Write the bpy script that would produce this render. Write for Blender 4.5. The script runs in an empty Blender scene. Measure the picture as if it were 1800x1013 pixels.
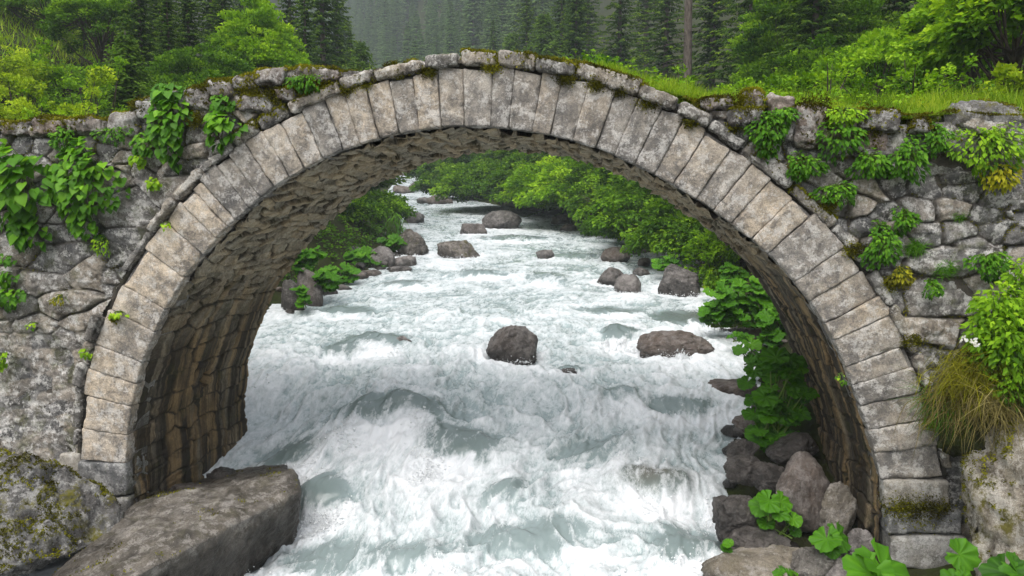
EXPO = 1.25
import bpy, bmesh, math, random
import numpy as np
random.seed(7)
RNG = np.random.default_rng(11)
SC = bpy.context.scene
COL = SC.collection
pi = math.pi

# ------------------------------------------------------------------ camera geometry (photo measured at 1800 x 1013)
FOC, CX, CY = 1300.0, 900.0, 506.5
PITCH = math.atan((506.5 - 374.0) / FOC)
cp, sp = math.cos(PITCH), math.sin(PITCH)

def ray(px, py):
    a = (np.asarray(px, float) - CX) / FOC
    b = -(np.asarray(py, float) - CY) / FOC
    return np.stack([a, cp + b * sp, -sp + b * cp], -1)          # world x, y (forward), z

def atY(px, py, Y):
    r = ray(px, py)
    return r * (np.asarray(Y, float) / r[..., 1])[..., None]

TH = math.radians(7.9)
AX = np.array([math.sin(TH), math.cos(TH), 0.0])                 # barrel direction (away)
TT = np.array([math.cos(TH), -math.sin(TH), 0.0])                # along the bridge face
P0 = np.array([0.0, 8.0, 0.0])
WID = 2.95                                                       # width of the bridge

def face(px, py, d=0.0):
    """photo point on the bridge's front face -> (u, z) in the face plane"""
    r = ray(px, py)
    s = (P0 @ AX + d) / (r @ AX)
    p = r * s[..., None]
    return np.stack([(p - P0) @ TT, p[..., 2]], -1)

def fw(u, z, d):
    """face coordinates (u along, z up, d into the bridge) -> world"""
    u, z, d = np.broadcast_arrays(np.asarray(u, float), np.asarray(z, float), np.asarray(d, float))
    return P0 + u[..., None] * TT + d[..., None] * AX + z[..., None] * np.array([0, 0, 1.0])

# ------------------------------------------------------------------ noise
def _h(x, y, z, s):
    n = (x.astype(np.int64) * 374761393 + y.astype(np.int64) * 668265263 + z.astype(np.int64) * 2147483647 + s * 974634777) & 0xffffffff
    n = ((n ^ (n >> 13)) * 1274126177) & 0xffffffff
    n = ((n ^ (n >> 15)) * 2246822519) & 0xffffffff
    return ((n ^ (n >> 16)) & 0xffffff) / float(0x1000000)

def vnoise(p, s=0):
    p = np.asarray(p, float)
    i = np.floor(p); f = p - i
    f = f * f * f * (f * (f * 6 - 15) + 10)
    i = i.astype(np.int64)
    x, y, z = i[..., 0], i[..., 1], i[..., 2]
    fx, fy, fz = f[..., 0], f[..., 1], f[..., 2]
    r = 0
    for dz in (0, 1):
        wz = fz if dz else 1 - fz
        for dy in (0, 1):
            wy = fy if dy else 1 - fy
            a = _h(x, y + dy, z + dz, s); b = _h(x + 1, y + dy, z + dz, s)
            r = r + (a + (b - a) * fx) * wy * wz
    return r * 2 - 1

ROT = np.array([[0.36, 0.48, -0.8], [-0.8, 0.6, 0.0], [0.48, 0.64, 0.6]])
def fbm(p, octv=4, s=0, gain=0.5, ridge=False):
    p = np.asarray(p, float); a = 1.0; r = 0; t = 0
    for o in range(octv):
        n = vnoise(p, s + o * 17)
        if ridge: n = 1 - 2 * np.abs(n)
        r = r + a * n; t += a; a *= gain
        p = (p @ ROT.T) * 2.03 + 7.3
    return r / t

def v3(a, b, c=0.0):
    a, b, c = np.broadcast_arrays(np.asarray(a, float), np.asarray(b, float), np.asarray(c, float))
    return np.stack([a, b, c], -1)

def sst(a, b, x):
    t = np.clip((np.asarray(x, float) - a) / (b - a), 0, 1)
    return t * t * (3 - 2 * t)

def vor(u, v, cw, ch, seed, jit=0.75, p=3.0):
    """rubble / coursed stone cells: (distance to the joint, random value per cell, second random value)"""
    gu, gv = u / cw, v / ch
    iv = np.floor(gv).astype(np.int64)
    F1 = np.full(gu.shape, 9.0); F2 = F1.copy(); I1 = np.zeros(gu.shape); I2 = I1.copy(); OX = I1.copy(); OY = I1.copy()
    z0 = np.zeros_like(iv)
    for dj in (-1, 0, 1):
        row = iv + dj
        off = _h(row, z0, z0, seed + 3)
        iu = np.floor(gu - off).astype(np.int64)
        for di in (-1, 0, 1):
            c = iu + di
            px = c + .5 + jit * (_h(c, row, z0, seed) - .5) + off
            py = row + .5 + jit * (_h(c, row, z0, seed + 1) - .5)
            d = (np.abs(gu - px) ** p + np.abs(gv - py) ** p) ** (1 / p)
            i1 = _h(c, row, z0, seed + 5); i2 = _h(c, row, z0, seed + 6)
            m = d < F1
            F2 = np.where(m, F1, np.minimum(F2, d)); F1 = np.where(m, d, F1)
            I1 = np.where(m, i1, I1); I2 = np.where(m, i2, I2); OX = np.where(m, gu - px, OX); OY = np.where(m, gv - py, OY)
    tl = (OX * (I1 * 7.3 % 1 - .5) + OY * (I2 * 5.7 % 1 - .5)) * 2      # each stone's face leans its own way
    return F2 - F1, I1, I2, tl

# ------------------------------------------------------------------ objects
ORG = {}
def tag(o, label=None, cat=None, group=None, kind=None):
    if label: o['label'] = label
    if cat: o['category'] = cat
    if group: o['group'] = group
    if kind: o['kind'] = kind
    return o

def thing(name, loc, label, cat, group=None):
    o = bpy.data.objects.new(name, None); COL.objects.link(o)
    o.empty_display_size = 0.2
    o.location = loc; ORG[o.name] = np.array(loc, float)
    return tag(o, label, cat, group)

def mk(name, V, F, mat, parent=None, origin=None, attrs=None, smooth=True):
    """ONE mesh object from numpy arrays. F: array (n,3)/(n,4) or a list of such arrays."""
    V = np.asarray(V, np.float64).reshape(-1, 3)
    Fs = F if isinstance(F, list) else [F]
    Fs = [np.asarray(f, np.int32) for f in Fs if len(f)]
    if parent is not None: org = ORG[parent.name]
    elif origin is not None: org = np.array(origin, float)
    else: org = np.array([V[:, 0].mean(), V[:, 1].mean(), V[:, 2].min()])
    me = bpy.data.meshes.new(name)
    me.vertices.add(len(V)); me.vertices.foreach_set('co', (V - org).astype(np.float32).ravel())
    li = np.concatenate([f.ravel() for f in Fs]); me.loops.add(len(li)); me.loops.foreach_set('vertex_index', li)
    tot = np.concatenate([np.full(len(f), f.shape[1], np.int32) for f in Fs])
    st = np.concatenate([[0], np.cumsum(tot)[:-1]]).astype(np.int32)
    me.polygons.add(len(tot)); me.polygons.foreach_set('loop_start', st)
    for k, a in (attrs or {}).items():
        a = np.asarray(a, np.float32)
        if a.ndim == 1:
            t = me.attributes.new(k, 'FLOAT', 'POINT'); t.data.foreach_set('value', a)
        else:
            t = me.attributes.new(k, 'FLOAT_VECTOR', 'POINT'); t.data.foreach_set('vector', a.ravel())
    me.update(calc_edges=True)
    me.polygons.foreach_set('use_smooth', np.full(len(tot), bool(smooth)))
    if mat is not None: me.materials.append(mat)
    o = bpy.data.objects.new(name, me); COL.objects.link(o)
    if parent is not None: o.parent = parent
    else: o.location = org
    ORG[o.name] = org
    return o

def dup(root, loc, rz=0.0, sc=1.0, label=None, group=None):
    r = root.copy(); COL.objects.link(r)
    r.location = loc; r.rotation_euler = (0, 0, rz); r.scale = (sc, sc, sc) if np.isscalar(sc) else sc
    if label: r['label'] = label
    if group: r['group'] = group
    for ch in list(root.children):
        c = ch.copy(); COL.objects.link(c); c.parent = r
    return r

def grid_faces(nr, nc, keep=None):
    i = np.arange(nr * nc).reshape(nr, nc)
    f = np.stack([i[:-1, :-1], i[:-1, 1:], i[1:, 1:], i[1:, :-1]], -1)
    return f[keep] if keep is not None else f.reshape(-1, 4)

def compact(V, F, attrs):
    used = np.unique(F); m = np.full(len(V), -1, np.int64); m[used] = np.arange(len(used))
    return V[used], m[F], {k: a[used] for k, a in attrs.items()}

def join(parts):
    """[(V,F,attr dict)] -> one"""
    Vs, Fs, off, at = [], [], 0, {}
    for V, F, a in parts:
        Vs.append(V); off0 = off; off += len(V)
        for f in (F if isinstance(F, list) else [F]): Fs.append(f + off0)
        for k, x in a.items(): at.setdefault(k, []).append(x)
    by = {}
    for f in Fs: by.setdefault(f.shape[1], []).append(f)
    return np.concatenate(Vs), [np.concatenate(v) for v in by.values()], {k: np.concatenate(v) for k, v in at.items()}

def tube(pts, rad, n=6):
    pts = np.asarray(pts, float); k = len(pts); rad = np.broadcast_to(np.asarray(rad, float), (k,))
    t = np.gradient(pts, axis=0); t /= np.linalg.norm(t, axis=1)[:, None] + 1e-9
    ref = np.where(np.abs(t[:, 2:3]) > .9, np.array([[1., 0, 0]]), np.array([[0, 0, 1.]]))
    a = np.cross(t, ref); a /= np.linalg.norm(a, axis=1)[:, None] + 1e-9
    b = np.cross(t, a)
    ang = np.arange(n) * 2 * pi / n
    V = pts[:, None] + rad[:, None, None] * (np.cos(ang)[None, :, None] * a[:, None] + np.sin(ang)[None, :, None] * b[:, None])
    i = np.arange(k * n).reshape(k, n); j = np.roll(i, -1, 1)
    F = np.stack([i[:-1], j[:-1], j[1:], i[1:]], -1).reshape(-1, 4)
    V = V.reshape(-1, 3)
    return V, F, {'tint': np.full(len(V), .5)}

# ------------------------------------------------------------------ stone blocks
def cube_grid(nx, ny, nz):
    Vs, Fs, off = [], [], 0
    for ax, (a, b) in ((0, (1, 2)), (1, (2, 0)), (2, (0, 1))):
        n = (nx, ny, nz)
        for s in (-1, 1):
            A, B = np.meshgrid(np.linspace(-1, 1, n[a] + 1), np.linspace(-1, 1, n[b] + 1), indexing='ij')
            P = np.zeros(A.shape + (3,)); P[..., ax] = s; P[..., a] = A; P[..., b] = B
            f = grid_faces(n[a] + 1, n[b] + 1)
            if s < 0: f = f[:, ::-1]
            Vs.append(P.reshape(-1, 3)); Fs.append(f[:, ::-1] + off); off += P.shape[0] * P.shape[1]
    V = np.concatenate(Vs); F = np.concatenate(Fs)
    _, ix, inv = np.unique(np.round(V, 4), axis=0, return_index=True, return_inverse=True)
    return V[ix], inv.ravel()[F]

def block(C, res=0.025, rnd=0.03, amp=0.012, seed=0, rough=1.0, maxn=48):
    """C: 8 corners [x-,x+][y-,y+][z-,z+] as array (2,2,2,3). Rounded, worn stone block."""
    C = np.asarray(C, float)
    L = [np.linalg.norm((C[1] - C[0]).mean((0, 1))), np.linalg.norm((C[:, 1] - C[:, 0]).mean((0, 1))), np.linalg.norm((C[:, :, 1] - C[:, :, 0]).mean((0, 1)))]
    n = [int(np.clip(round(l / res), 3, maxn)) for l in L]
    q, F = cube_grid(*n); F = F[:, ::-1]          # corners run right, up, inward: a left-handed frame
    h = np.array(L) / 2
    x = q * h
    r = min(rnd, .45 * min(h))
    cl = np.clip(x, -(h - r), h - r)
    d = x - cl; dl = np.linalg.norm(d, axis=1)[:, None]
    x = np.where(dl > 1e-9, cl + d / np.maximum(dl, 1e-9) * r, x)
    q2 = x / h
    w = (q2 + 1) / 2
    V = 0
    for i in (0, 1):
        for j in (0, 1):
            for k in (0, 1):
                V = V + (np.where(i, w[:, 0], 1 - w[:, 0]) * np.where(j, w[:, 1], 1 - w[:, 1]) * np.where(k, w[:, 2], 1 - w[:, 2]))[:, None] * C[i, j, k]
    cen = C.reshape(-1, 3).mean(0)
    # displacement along the block's own outward direction
    ax = [(C[1] - C[0]).mean((0, 1)), (C[:, 1] - C[:, 0]).mean((0, 1)), (C[:, :, 1] - C[:, :, 0]).mean((0, 1))]
    ax = np.array([a / np.linalg.norm(a) for a in ax])
    nn = d / np.maximum(dl, 1e-9); nn = nn @ ax
    e = np.sort(np.abs(q), axis=1)                                  # nearness to an edge
    edge = sst(.72, 1.0, e[:, 1])
    nz = fbm(V * 5 * rough + seed * 3.1, 4, seed) * 1.0 + fbm(V * 22 * rough + seed, 3, seed + 5) * .45
    chip = np.maximum(0, fbm(V * 7 * rough + 40 + seed, 3, seed + 9) - .05) * edge * 2.2
    V = V + nn * (amp * (nz - chip))[:, None]
    pit = np.clip(.5 - nz * .6, 0, 1)
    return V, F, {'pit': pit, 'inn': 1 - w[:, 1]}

def ico(sub):
    bm = bmesh.new(); bmesh.ops.create_icosphere(bm, subdivisions=sub, radius=1)
    V = np.array([v.co[:] for v in bm.verts]); F = np.array([[v.index for v in f.verts] for f in bm.faces]); bm.free()
    return V, F
ICO = {}
def boulder(center, semi, seed, sub=5, nplanes=12, rz=0.0, amp=1.0, flat_top=None, soft=0.065):
    if sub not in ICO: ICO[sub] = ico(sub)
    D, F = ICO[sub]
    rg = np.random.default_rng(seed)
    N = rg.normal(size=(nplanes, 3)); N /= np.linalg.norm(N, axis=1)[:, None]
    dd = rg.uniform(.58, .98, nplanes)
    if flat_top is not None:
        N[0] = (rg.uniform(-.15, .15), rg.uniform(-.15, .15), 1); N[0] /= np.linalg.norm(N[0]); dd[0] = flat_top
    k = np.maximum(D @ N.T, 1e-3)
    r = 1 / ((1.0 + ((k / dd) ** 24).sum(1)) ** (1 / 24.0))
    r *= 1 + amp * (.09 * fbm(D * 1.7 + seed, 3, seed) + soft * 1.5 * fbm(D * 4.5 + seed, 5, seed + 3, .62) - soft * 2.6 * np.maximum(0, fbm(D * 2.6 + seed, 4, seed + 8, ridge=True) - .25) + .022 * fbm(D * 15, 4, seed, .65))
    P = D * r[:, None] * np.asarray(semi)
    c, s = math.cos(rz), math.sin(rz)
    P = np.stack([P[:, 0] * c - P[:, 1] * s, P[:, 0] * s + P[:, 1] * c, P[:, 2]], -1)
    return P + np.asarray(center), F, {'tint': np.full(len(P), rg.random())}

def hull_rock(pts, seed, edge=0.06, smooth=3, amp=0.05, freq=2.0):
    bm = bmesh.new()
    for p in pts: bm.verts.new(p)
    bmesh.ops.convex_hull(bm, input=bm.verts[:])
    for v in [v for v in bm.verts if not v.link_faces]: bm.verts.remove(v)
    bmesh.ops.triangulate(bm, faces=bm.faces[:])
    for it in range(9):
        es = [e for e in bm.edges if e.calc_length() > edge * 1.6]
        if not es: break
        bmesh.ops.subdivide_edges(bm, edges=es, cuts=1)
        bmesh.ops.triangulate(bm, faces=[f for f in bm.faces if len(f.verts) > 3])
        if it > 1:
            bmesh.ops.smooth_vert(bm, verts=bm.verts[:], factor=.10, use_axis_x=True, use_axis_y=True, use_axis_z=True)
    for _ in range(smooth):
        bmesh.ops.smooth_vert(bm, verts=bm.verts[:], factor=.5, use_axis_x=True, use_axis_y=True, use_axis_z=True)
    bm.normal_update()
    bm.verts.index_update()
    V = np.array([v.co[:] for v in bm.verts]); N = np.array([v.normal[:] for v in bm.verts])
    F = np.array([[v.index for v in f.verts] for f in bm.faces]); bm.free()
    d = fbm(V * freq + seed, 4, seed) + .7 * fbm(V * freq * 3.5 + seed, 5, seed + 2, .6) - .9 * np.maximum(0, fbm(V * freq * 1.1 + seed, 4, seed + 4, ridge=True) - .2) + .25 * fbm(V * freq * 12, 4, seed, .65)
    return V + N * (d * amp)[:, None], F, {'tint': np.full(len(V), .5)}

# ------------------------------------------------------------------ materials
class G:
    def __init__(s, name):
        s.m = bpy.data.materials.new(name); s.m.use_nodes = True
        s.t = s.m.node_tree; s.t.nodes.clear()
        s.out = s.n('ShaderNodeOutputMaterial')
        s._pos = None
    def n(s, ty, **kw):
        x = s.t.nodes.new(ty)
        for k, v in kw.items(): setattr(x, k, v)
        return x
    def put(s, sock, v):
        if v is None: return
        if hasattr(v, 'is_linked') or isinstance(v, bpy.types.NodeSocket): s.t.links.new(v, sock)
        else:
            if sock.type == 'RGBA' and len(v) == 3: v = (*v, 1)
            sock.default_value = v
    @property
    def pos(s):
        if s._pos is None: s._pos = s.n('ShaderNodeNewGeometry').outputs['Position']
        return s._pos
    def nz(s):
        g = s.n('ShaderNodeNewGeometry'); x = s.n('ShaderNodeSeparateXYZ'); s.put(x.inputs[0], g.outputs['Normal']); return x.outputs[2]
    def attr(s, a, vec=False):
        x = s.n('ShaderNodeAttribute', attribute_name=a); return x.outputs['Vector' if vec else 'Fac']
    def rnd(s): return s.n('ShaderNodeObjectInfo').outputs['Random']
    def map(s, v, scale=(1, 1, 1), loc=(0, 0, 0)):
        x = s.n('ShaderNodeMapping'); s.put(x.inputs[0], v); x.inputs[3].default_value = scale; x.inputs[1].default_value = loc; return x.outputs[0]
    def noise(s, scale, detail=5, rough=.6, vec=None, dist=0.0):
        x = s.n('ShaderNodeTexNoise'); s.put(x.inputs['Vector'], vec if vec is not None else s.pos)
        x.inputs['Scale'].default_value = scale; x.inputs['Detail'].default_value = detail; x.inputs['Roughness'].default_value = rough; x.inputs['Distortion'].default_value = dist
        return x.outputs['Fac']
    def voro(s, scale, vec=None, feature='F1'):
        x = s.n('ShaderNodeTexVoronoi', feature=feature); s.put(x.inputs['Vector'], vec if vec is not None else s.pos); x.inputs['Scale'].default_value = scale
        return x.outputs['Distance']
    def ramp(s, fac, *stops):
        x = s.n('ShaderNodeValToRGB'); s.put(x.inputs[0], fac); e = x.color_ramp.elements
        while len(e) < len(stops): e.new(.5)
        for i, (p, c) in enumerate(stops):
            e[i].position = p; c = (c, c, c) if np.isscalar(c) else c; e[i].color = (*c, 1)
        return x.outputs[0]
    def mix(s, fac, a, b, mode='MIX'):
        x = s.n('ShaderNodeMix', data_type='RGBA', blend_type=mode)
        s.put(x.inputs[0], fac); s.put(x.inputs[6], a); s.put(x.inputs[7], b); return x.outputs[2]
    def math(s, op, a, b=None, c=None, clamp=False):
        x = s.n('ShaderNodeMath', operation=op, use_clamp=clamp); s.put(x.inputs[0], a); s.put(x.inputs[1], b); s.put(x.inputs[2], c); return x.outputs[0]
    def bump(s, h, strength=.5, dist=.02, nrm=None):
        x = s.n('ShaderNodeBump'); s.put(x.inputs['Height'], h); x.inputs['Strength'].default_value = strength; x.inputs['Distance'].default_value = dist
        if nrm is not None: s.put(x.inputs['Normal'], nrm)
        return x.outputs[0]
    def prin(s, col, rough=.8, spec=.3, nrm=None, **kw):
        x = s.n('ShaderNodeBsdfPrincipled'); s.put(x.inputs['Base Color'], col); s.put(x.inputs['Roughness'], rough)
        s.put(x.inputs['Specular IOR Level'], spec)
        if nrm is not None: s.put(x.inputs['Normal'], nrm)
        for k, v in kw.items(): s.put(x.inputs[k], v)
        return x.outputs[0]
    def done(s, sh):
        s.t.links.new(sh, s.out.inputs[0]); return s.m

def stone_mat(name, c1, c2, c3, white=.0, wcol=(.55, .54, .52), dark=.3, dcol=(.045, .042, .04), warm=None, joint=False, moss=0.0, mosscol=(.10, .12, .015), streak=None,
              rough=.88, bump=.6, warmamt=.5, fine=1.0, topmoss=0.0, spec=.25, jcol=(.035, .03, .024)):
    g = G(name)
    n1 = g.noise(2.2, 7, .68, dist=.4); n2 = g.noise(9, 7, .7); n3 = g.noise(38, 5, .75); n4 = g.noise(120 * fine, 3, .7)
    col = g.ramp(g.math('ADD', g.math('MULTIPLY', n1, .6), g.math('MULTIPLY', n2, .4)), (.40, c1), (.5, c2), (.60, c3))
    t = g.attr('tint')
    if warm is not None:
        wf = g.math('MULTIPLY', g.ramp(g.math('ADD', g.math('MULTIPLY', g.noise(3.3, 4, .6), .55), g.math('MULTIPLY', t, .45)), (.38, 0.0), (.70, 1.0)), warmamt)
        col = g.mix(wf, col, warm)
    col = g.mix(1.0, col, g.ramp(t, (0, .6), (1, 1.25)), 'MULTIPLY')
    if streak is not None:
        sv = g.map(g.attr('suv', True), (4.2, .34, 1)); sn = g.noise(1.0, 5, .6, vec=sv)
        fac = g.math('MULTIPLY', g.ramp(sn, (.38, 0.0), (.50, 1.0)), g.attr('low'))
        col = g.mix(g.math('MULTIPLY', fac, .93), col, streak)
        col = g.mix(g.math('MULTIPLY', g.attr('low'), .42), col, (.05, .037, .024))
        sn2 = g.noise(1.0, 4, .6, vec=g.map(g.attr('suv', True), (3.6, .3, 1), (5, 3, 0)))
        col = g.mix(g.math('MULTIPLY', g.math('MULTIPLY', g.ramp(sn2, (.50, 0.0), (.60, 1.0)), g.attr('low')), .75), col, (.40, .27, .13))
    if dark > 0:
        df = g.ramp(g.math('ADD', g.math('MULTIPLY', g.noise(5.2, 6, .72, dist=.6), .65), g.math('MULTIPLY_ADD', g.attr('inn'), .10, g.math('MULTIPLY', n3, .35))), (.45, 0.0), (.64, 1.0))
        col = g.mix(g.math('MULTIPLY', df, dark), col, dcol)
    if white > 0:
        wf = g.ramp(g.math('ADD', g.math('MULTIPLY', g.noise(7, 7, .72), .72), g.math('MULTIPLY', g.noise(45, 4, .7), .28)), (.50, 0.0), (.565, 1.0))
        if streak is not None: wf = g.math('MULTIPLY', wf, g.math('SUBTRACT', 1.0, g.attr('low')))
        col = g.mix(g.math('MULTIPLY', wf, white), col, wcol)
    col = g.mix(.55, col, g.mix(1.0, col, g.ramp(n4, (.30, .25), (.5, 1.0), (.70, 1.6)), 'MULTIPLY'))
    if joint:
        col = g.mix(g.math('MULTIPLY', g.attr('joint'), .9), col, jcol)
    if moss > 0:
        mf = g.math('MULTIPLY', g.ramp(g.math('ADD', g.math('MULTIPLY', g.noise(4.0, 6, .7), .7), g.math('MULTIPLY', n3, .3)), (.52, 0.0), (.6, 1.0)), moss)
        if topmoss > 0: mf = g.math('MULTIPLY', mf, g.ramp(g.nz(), (.1, 1 - topmoss), (.6, 1.0)))
        col = g.mix(mf, col, g.mix(g.noise(30, 3), tuple(x * .5 for x in mosscol), mosscol))
    wt = g.attr('wet')  # darkens wet stone; on the ledge it holds painted shade as well
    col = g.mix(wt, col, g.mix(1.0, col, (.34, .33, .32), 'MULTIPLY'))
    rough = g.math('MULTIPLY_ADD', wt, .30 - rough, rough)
    h = g.math('ADD', g.math('MULTIPLY', n2, .5), g.math('ADD', g.math('MULTIPLY', n3, .45), g.math('MULTIPLY', n4, .22)))
    nb = g.bump(h, bump, .05)
    return g.done(g.prin(col, rough, spec, nb))

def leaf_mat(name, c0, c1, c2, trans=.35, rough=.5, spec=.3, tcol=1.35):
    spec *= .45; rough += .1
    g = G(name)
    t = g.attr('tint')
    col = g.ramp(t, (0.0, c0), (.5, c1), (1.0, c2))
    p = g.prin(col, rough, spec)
    tr = g.n('ShaderNodeBsdfTranslucent')
    g.put(tr.inputs[0], g.mix(1.0, col, (tcol * 1.05, tcol, tcol * .55), 'MULTIPLY'))
    m = g.n('ShaderNodeMixShader'); m.inputs[0].default_value = trans
    g.t.links.new(p, m.inputs[1]); g.t.links.new(tr.outputs[0], m.inputs[2])
    return g.done(m.outputs[0])

def bark_mat(name, c0, c1):
    g = G(name)
    n = g.noise(14, 6, .7, vec=g.map(g.pos, (1, 1, .25)))
    return g.done(g.prin(g.ramp(n, (.35, c0), (.65, c1)), .9, .2, g.bump(n, .8, .03)))
# ================================================================== materials for stone
M = {}
M['voussoir'] = stone_mat('dressed_stone', (.24, .218, .192), (.47, .425, .37), (.64, .585, .51), white=.5, wcol=(.76, .73, .69), dark=.8, dcol=(.10, .098, .098), warm=(.60, .485, .35), warmamt=.75, bump=.8)
M['hood'] = stone_mat('hood_stone', (.15, .145, .135), (.30, .285, .265), (.46, .44, .41), white=.6, wcol=(.66, .64, .60), dark=.85, dcol=(.04, .036, .034), warm=(.38, .31, .22), moss=.55, topmoss=.8, mosscol=(.14, .13, .015))
M['wall'] = stone_mat('rubble_masonry', (.115, .115, .118), (.25, .245, .24), (.41, .395, .38), white=.8, wcol=(.66, .64, .61), dark=.85, dcol=(.045, .04, .038), warm=(.44, .365, .275), warmamt=.7, joint=True, moss=.45, bump=.9, jcol=(.075, .067, .056))
M['vault'] = stone_mat('vault_masonry', (.27, .235, .17), (.50, .43, .31), (.70, .61, .46), white=.35, wcol=(.66, .60, .50), dark=.6, dcol=(.045, .035, .026), warm=(.46, .335, .19), warmamt=.7, joint=True, moss=.25, mosscol=(.06, .08, .012), streak=(.018, .014, .011), bump=.9)
M['mortar'] = stone_mat('old_mortar', (.05, .045, .035), (.09, .08, .065), (.14, .12, .10), dark=.5, moss=.3)
M['pointing'] = stone_mat('lime_pointing', (.12, .11, .10), (.26, .24, .22), (.40, .38, .35), dark=.7, dcol=(.04, .036, .03), white=.3)
M['parapet'] = stone_mat('parapet_stone', (.15, .145, .14), (.31, .30, .285), (.50, .48, .46), white=.55, dark=.85, dcol=(.04, .028, .02), warm=(.22, .13, .08), moss=.9, topmoss=.85, mosscol=(.16, .14, .015))
M['footing'] = stone_mat('footing_stone', (.15, .155, .16), (.29, .29, .29), (.44, .43, .42), white=.5, dark=.6, moss=.3, warm=(.40, .34, .24), warmamt=.4)

# ================================================================== arch curves (photo pixels on the front face)
IN_PX = [(222, 815), (224, 750), (232, 700), (247, 645), (265, 600), (290, 542), (319, 494), (356, 447), (386, 412), (436, 367), (476, 331), (535, 293), (600, 264), (650, 247), (697, 235), (755, 225),
         (815, 221), (892, 225), (942, 232), (1008, 246), (1065, 266), (1123, 292), (1200, 332), (1250, 368), (1300, 403), (1354, 447), (1405, 503), (1450, 568), (1468, 602), (1490, 655), (1509, 705), (1527, 755), (1541, 800), (1550, 843)]
EX_PX = [(142, 808), (145, 745), (150, 675), (168, 605), (188, 552), (214, 498), (252, 438), (292, 390), (322, 348), (351, 320), (379, 293), (430, 252), (490, 216), (530, 196), (570, 177), (625, 155),
         (680, 139), (768, 123), (815, 119), (885, 119), (952, 128), (1019, 142), (1083, 157), (1123, 175), (1164, 193), (1200, 205), (1244, 228), (1287, 258), (1321, 288), (1354, 315), (1395, 347), (1428, 375), (1457, 405), (1485, 438),
         (1515, 474), (1546, 520), (1567, 560), (1591, 605), (1608, 642), (1623, 682), (1637, 736), (1650, 786), (1659, 838)]

def curve(pxs, n=900, sm=25):
    p = face(*np.array(pxs, float).T)
    for rep in range(2):
        s = np.r_[0, np.cumsum(np.linalg.norm(np.diff(p, axis=0), axis=1))]
        q = np.linspace(0, s[-1], n)
        p = np.stack([np.interp(q, s, p[:, 0]), np.interp(q, s, p[:, 1])], -1)
        k = np.ones(sm) / sm
        ext = np.concatenate([2 * p[0] - p[sm:0:-1], p, 2 * p[-1] - p[-2:-sm - 2:-1]])
        p = np.stack([np.convolve(ext[:, i], k, 'same')[sm:-sm] for i in (0, 1)], -1)
    s = np.r_[0, np.cumsum(np.linalg.norm(np.diff(p, axis=0), axis=1))]
    return p, s / s[-1], s[-1]

PI_, SI, LI = curve(IN_PX)
PE_, SE, LE = curve(EX_PX)
def cI(t): return np.stack([np.interp(t, SI, PI_[:, 0]), np.interp(t, SI, PI_[:, 1])], -1)
def cE(t): return np.stack([np.interp(t, SE, PE_[:, 0]), np.interp(t, SE, PE_[:, 1])], -1)
def normal2(P):
    t = np.gradient(P, axis=0); t /= np.linalg.norm(t, axis=1)[:, None]
    return np.stack([-t[:, 1], t[:, 0]], -1)           # outward (left of travel = away from the opening)

SKY_PX = [(-900, 236), (-400, 232), (-150, 226), (0, 222), (60, 212), (185, 212), (240, 182), (300, 168), (372, 148), (430, 138), (520, 128), (560, 126), (600, 121), (640, 116), (690, 107), (740, 99), (800, 95), (850, 96), (900, 99), (960, 102),
          (1000, 110), (1050, 122), (1100, 137), (1150, 158), (1200, 174), (1260, 190), (1330, 194), (1390, 198), (1480, 204), (1600, 214), (1660, 206), (1760, 204), (1800, 206), (2200, 210)]
SKY = face(*np.array(SKY_PX, float).T)
def ztop(u): return np.interp(u, SKY[:, 0], SKY[:, 1])

bridge = thing('stone_bridge', fw(0.0, -3.9, WID / 2), 'old single arch stone bridge with worn mossy masonry spanning the white mountain stream', 'bridge')

# ---- inner body: carries the deck and closes the back
us = np.concatenate([np.arange(-9.5, 7.6, .06)])
uin0, uin1 = cI(0)[0] - .2, cI(1)[0] + .2
mid = (cI(np.linspace(0, 1, 600)) * .75 + cE(np.linspace(0, 1, 600)) * .25)
zb = np.where((us > uin0) & (us < uin1), np.interp(us, mid[:, 0], mid[:, 1]), -5.0)
zt = ztop(us) - .05
dg = np.linspace(.1, WID - .03, 24)
n = len(us)
wob = .05 * fbm(v3(us[None] * 1.7, dg[:, None] * 1.7), 4, 3)
top = fw(us[None], zt[None] + wob + .14 * sst(.5, 1.6, us)[None] * sst(.25, .8, dg)[:, None] + .10 * np.sin(np.linspace(0, pi, 24))[:, None], dg[:, None])
bot = fw(us[None], np.minimum(zb, zt - .05)[None] + 0 * wob, dg[:, None])
Vt = top.reshape(-1, 3); Vb = bot.reshape(-1, 3); nv = len(Vt)
F = [grid_faces(24, n), grid_faces(24, n)[:, ::-1] + nv]
i = np.arange(n - 1)
F.append(np.stack([i, nv + i, nv + i + 1, i + 1], -1)); L = (23) * n
F.append(np.stack([L + i, L + i + 1, nv + L + i + 1, nv + L + i], -1))
mk('bridge_body', np.concatenate([Vt, Vb]), np.concatenate(F), M['mortar'], bridge, attrs={'tint': np.full(2 * nv, .5)})

MOSSY = []
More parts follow.
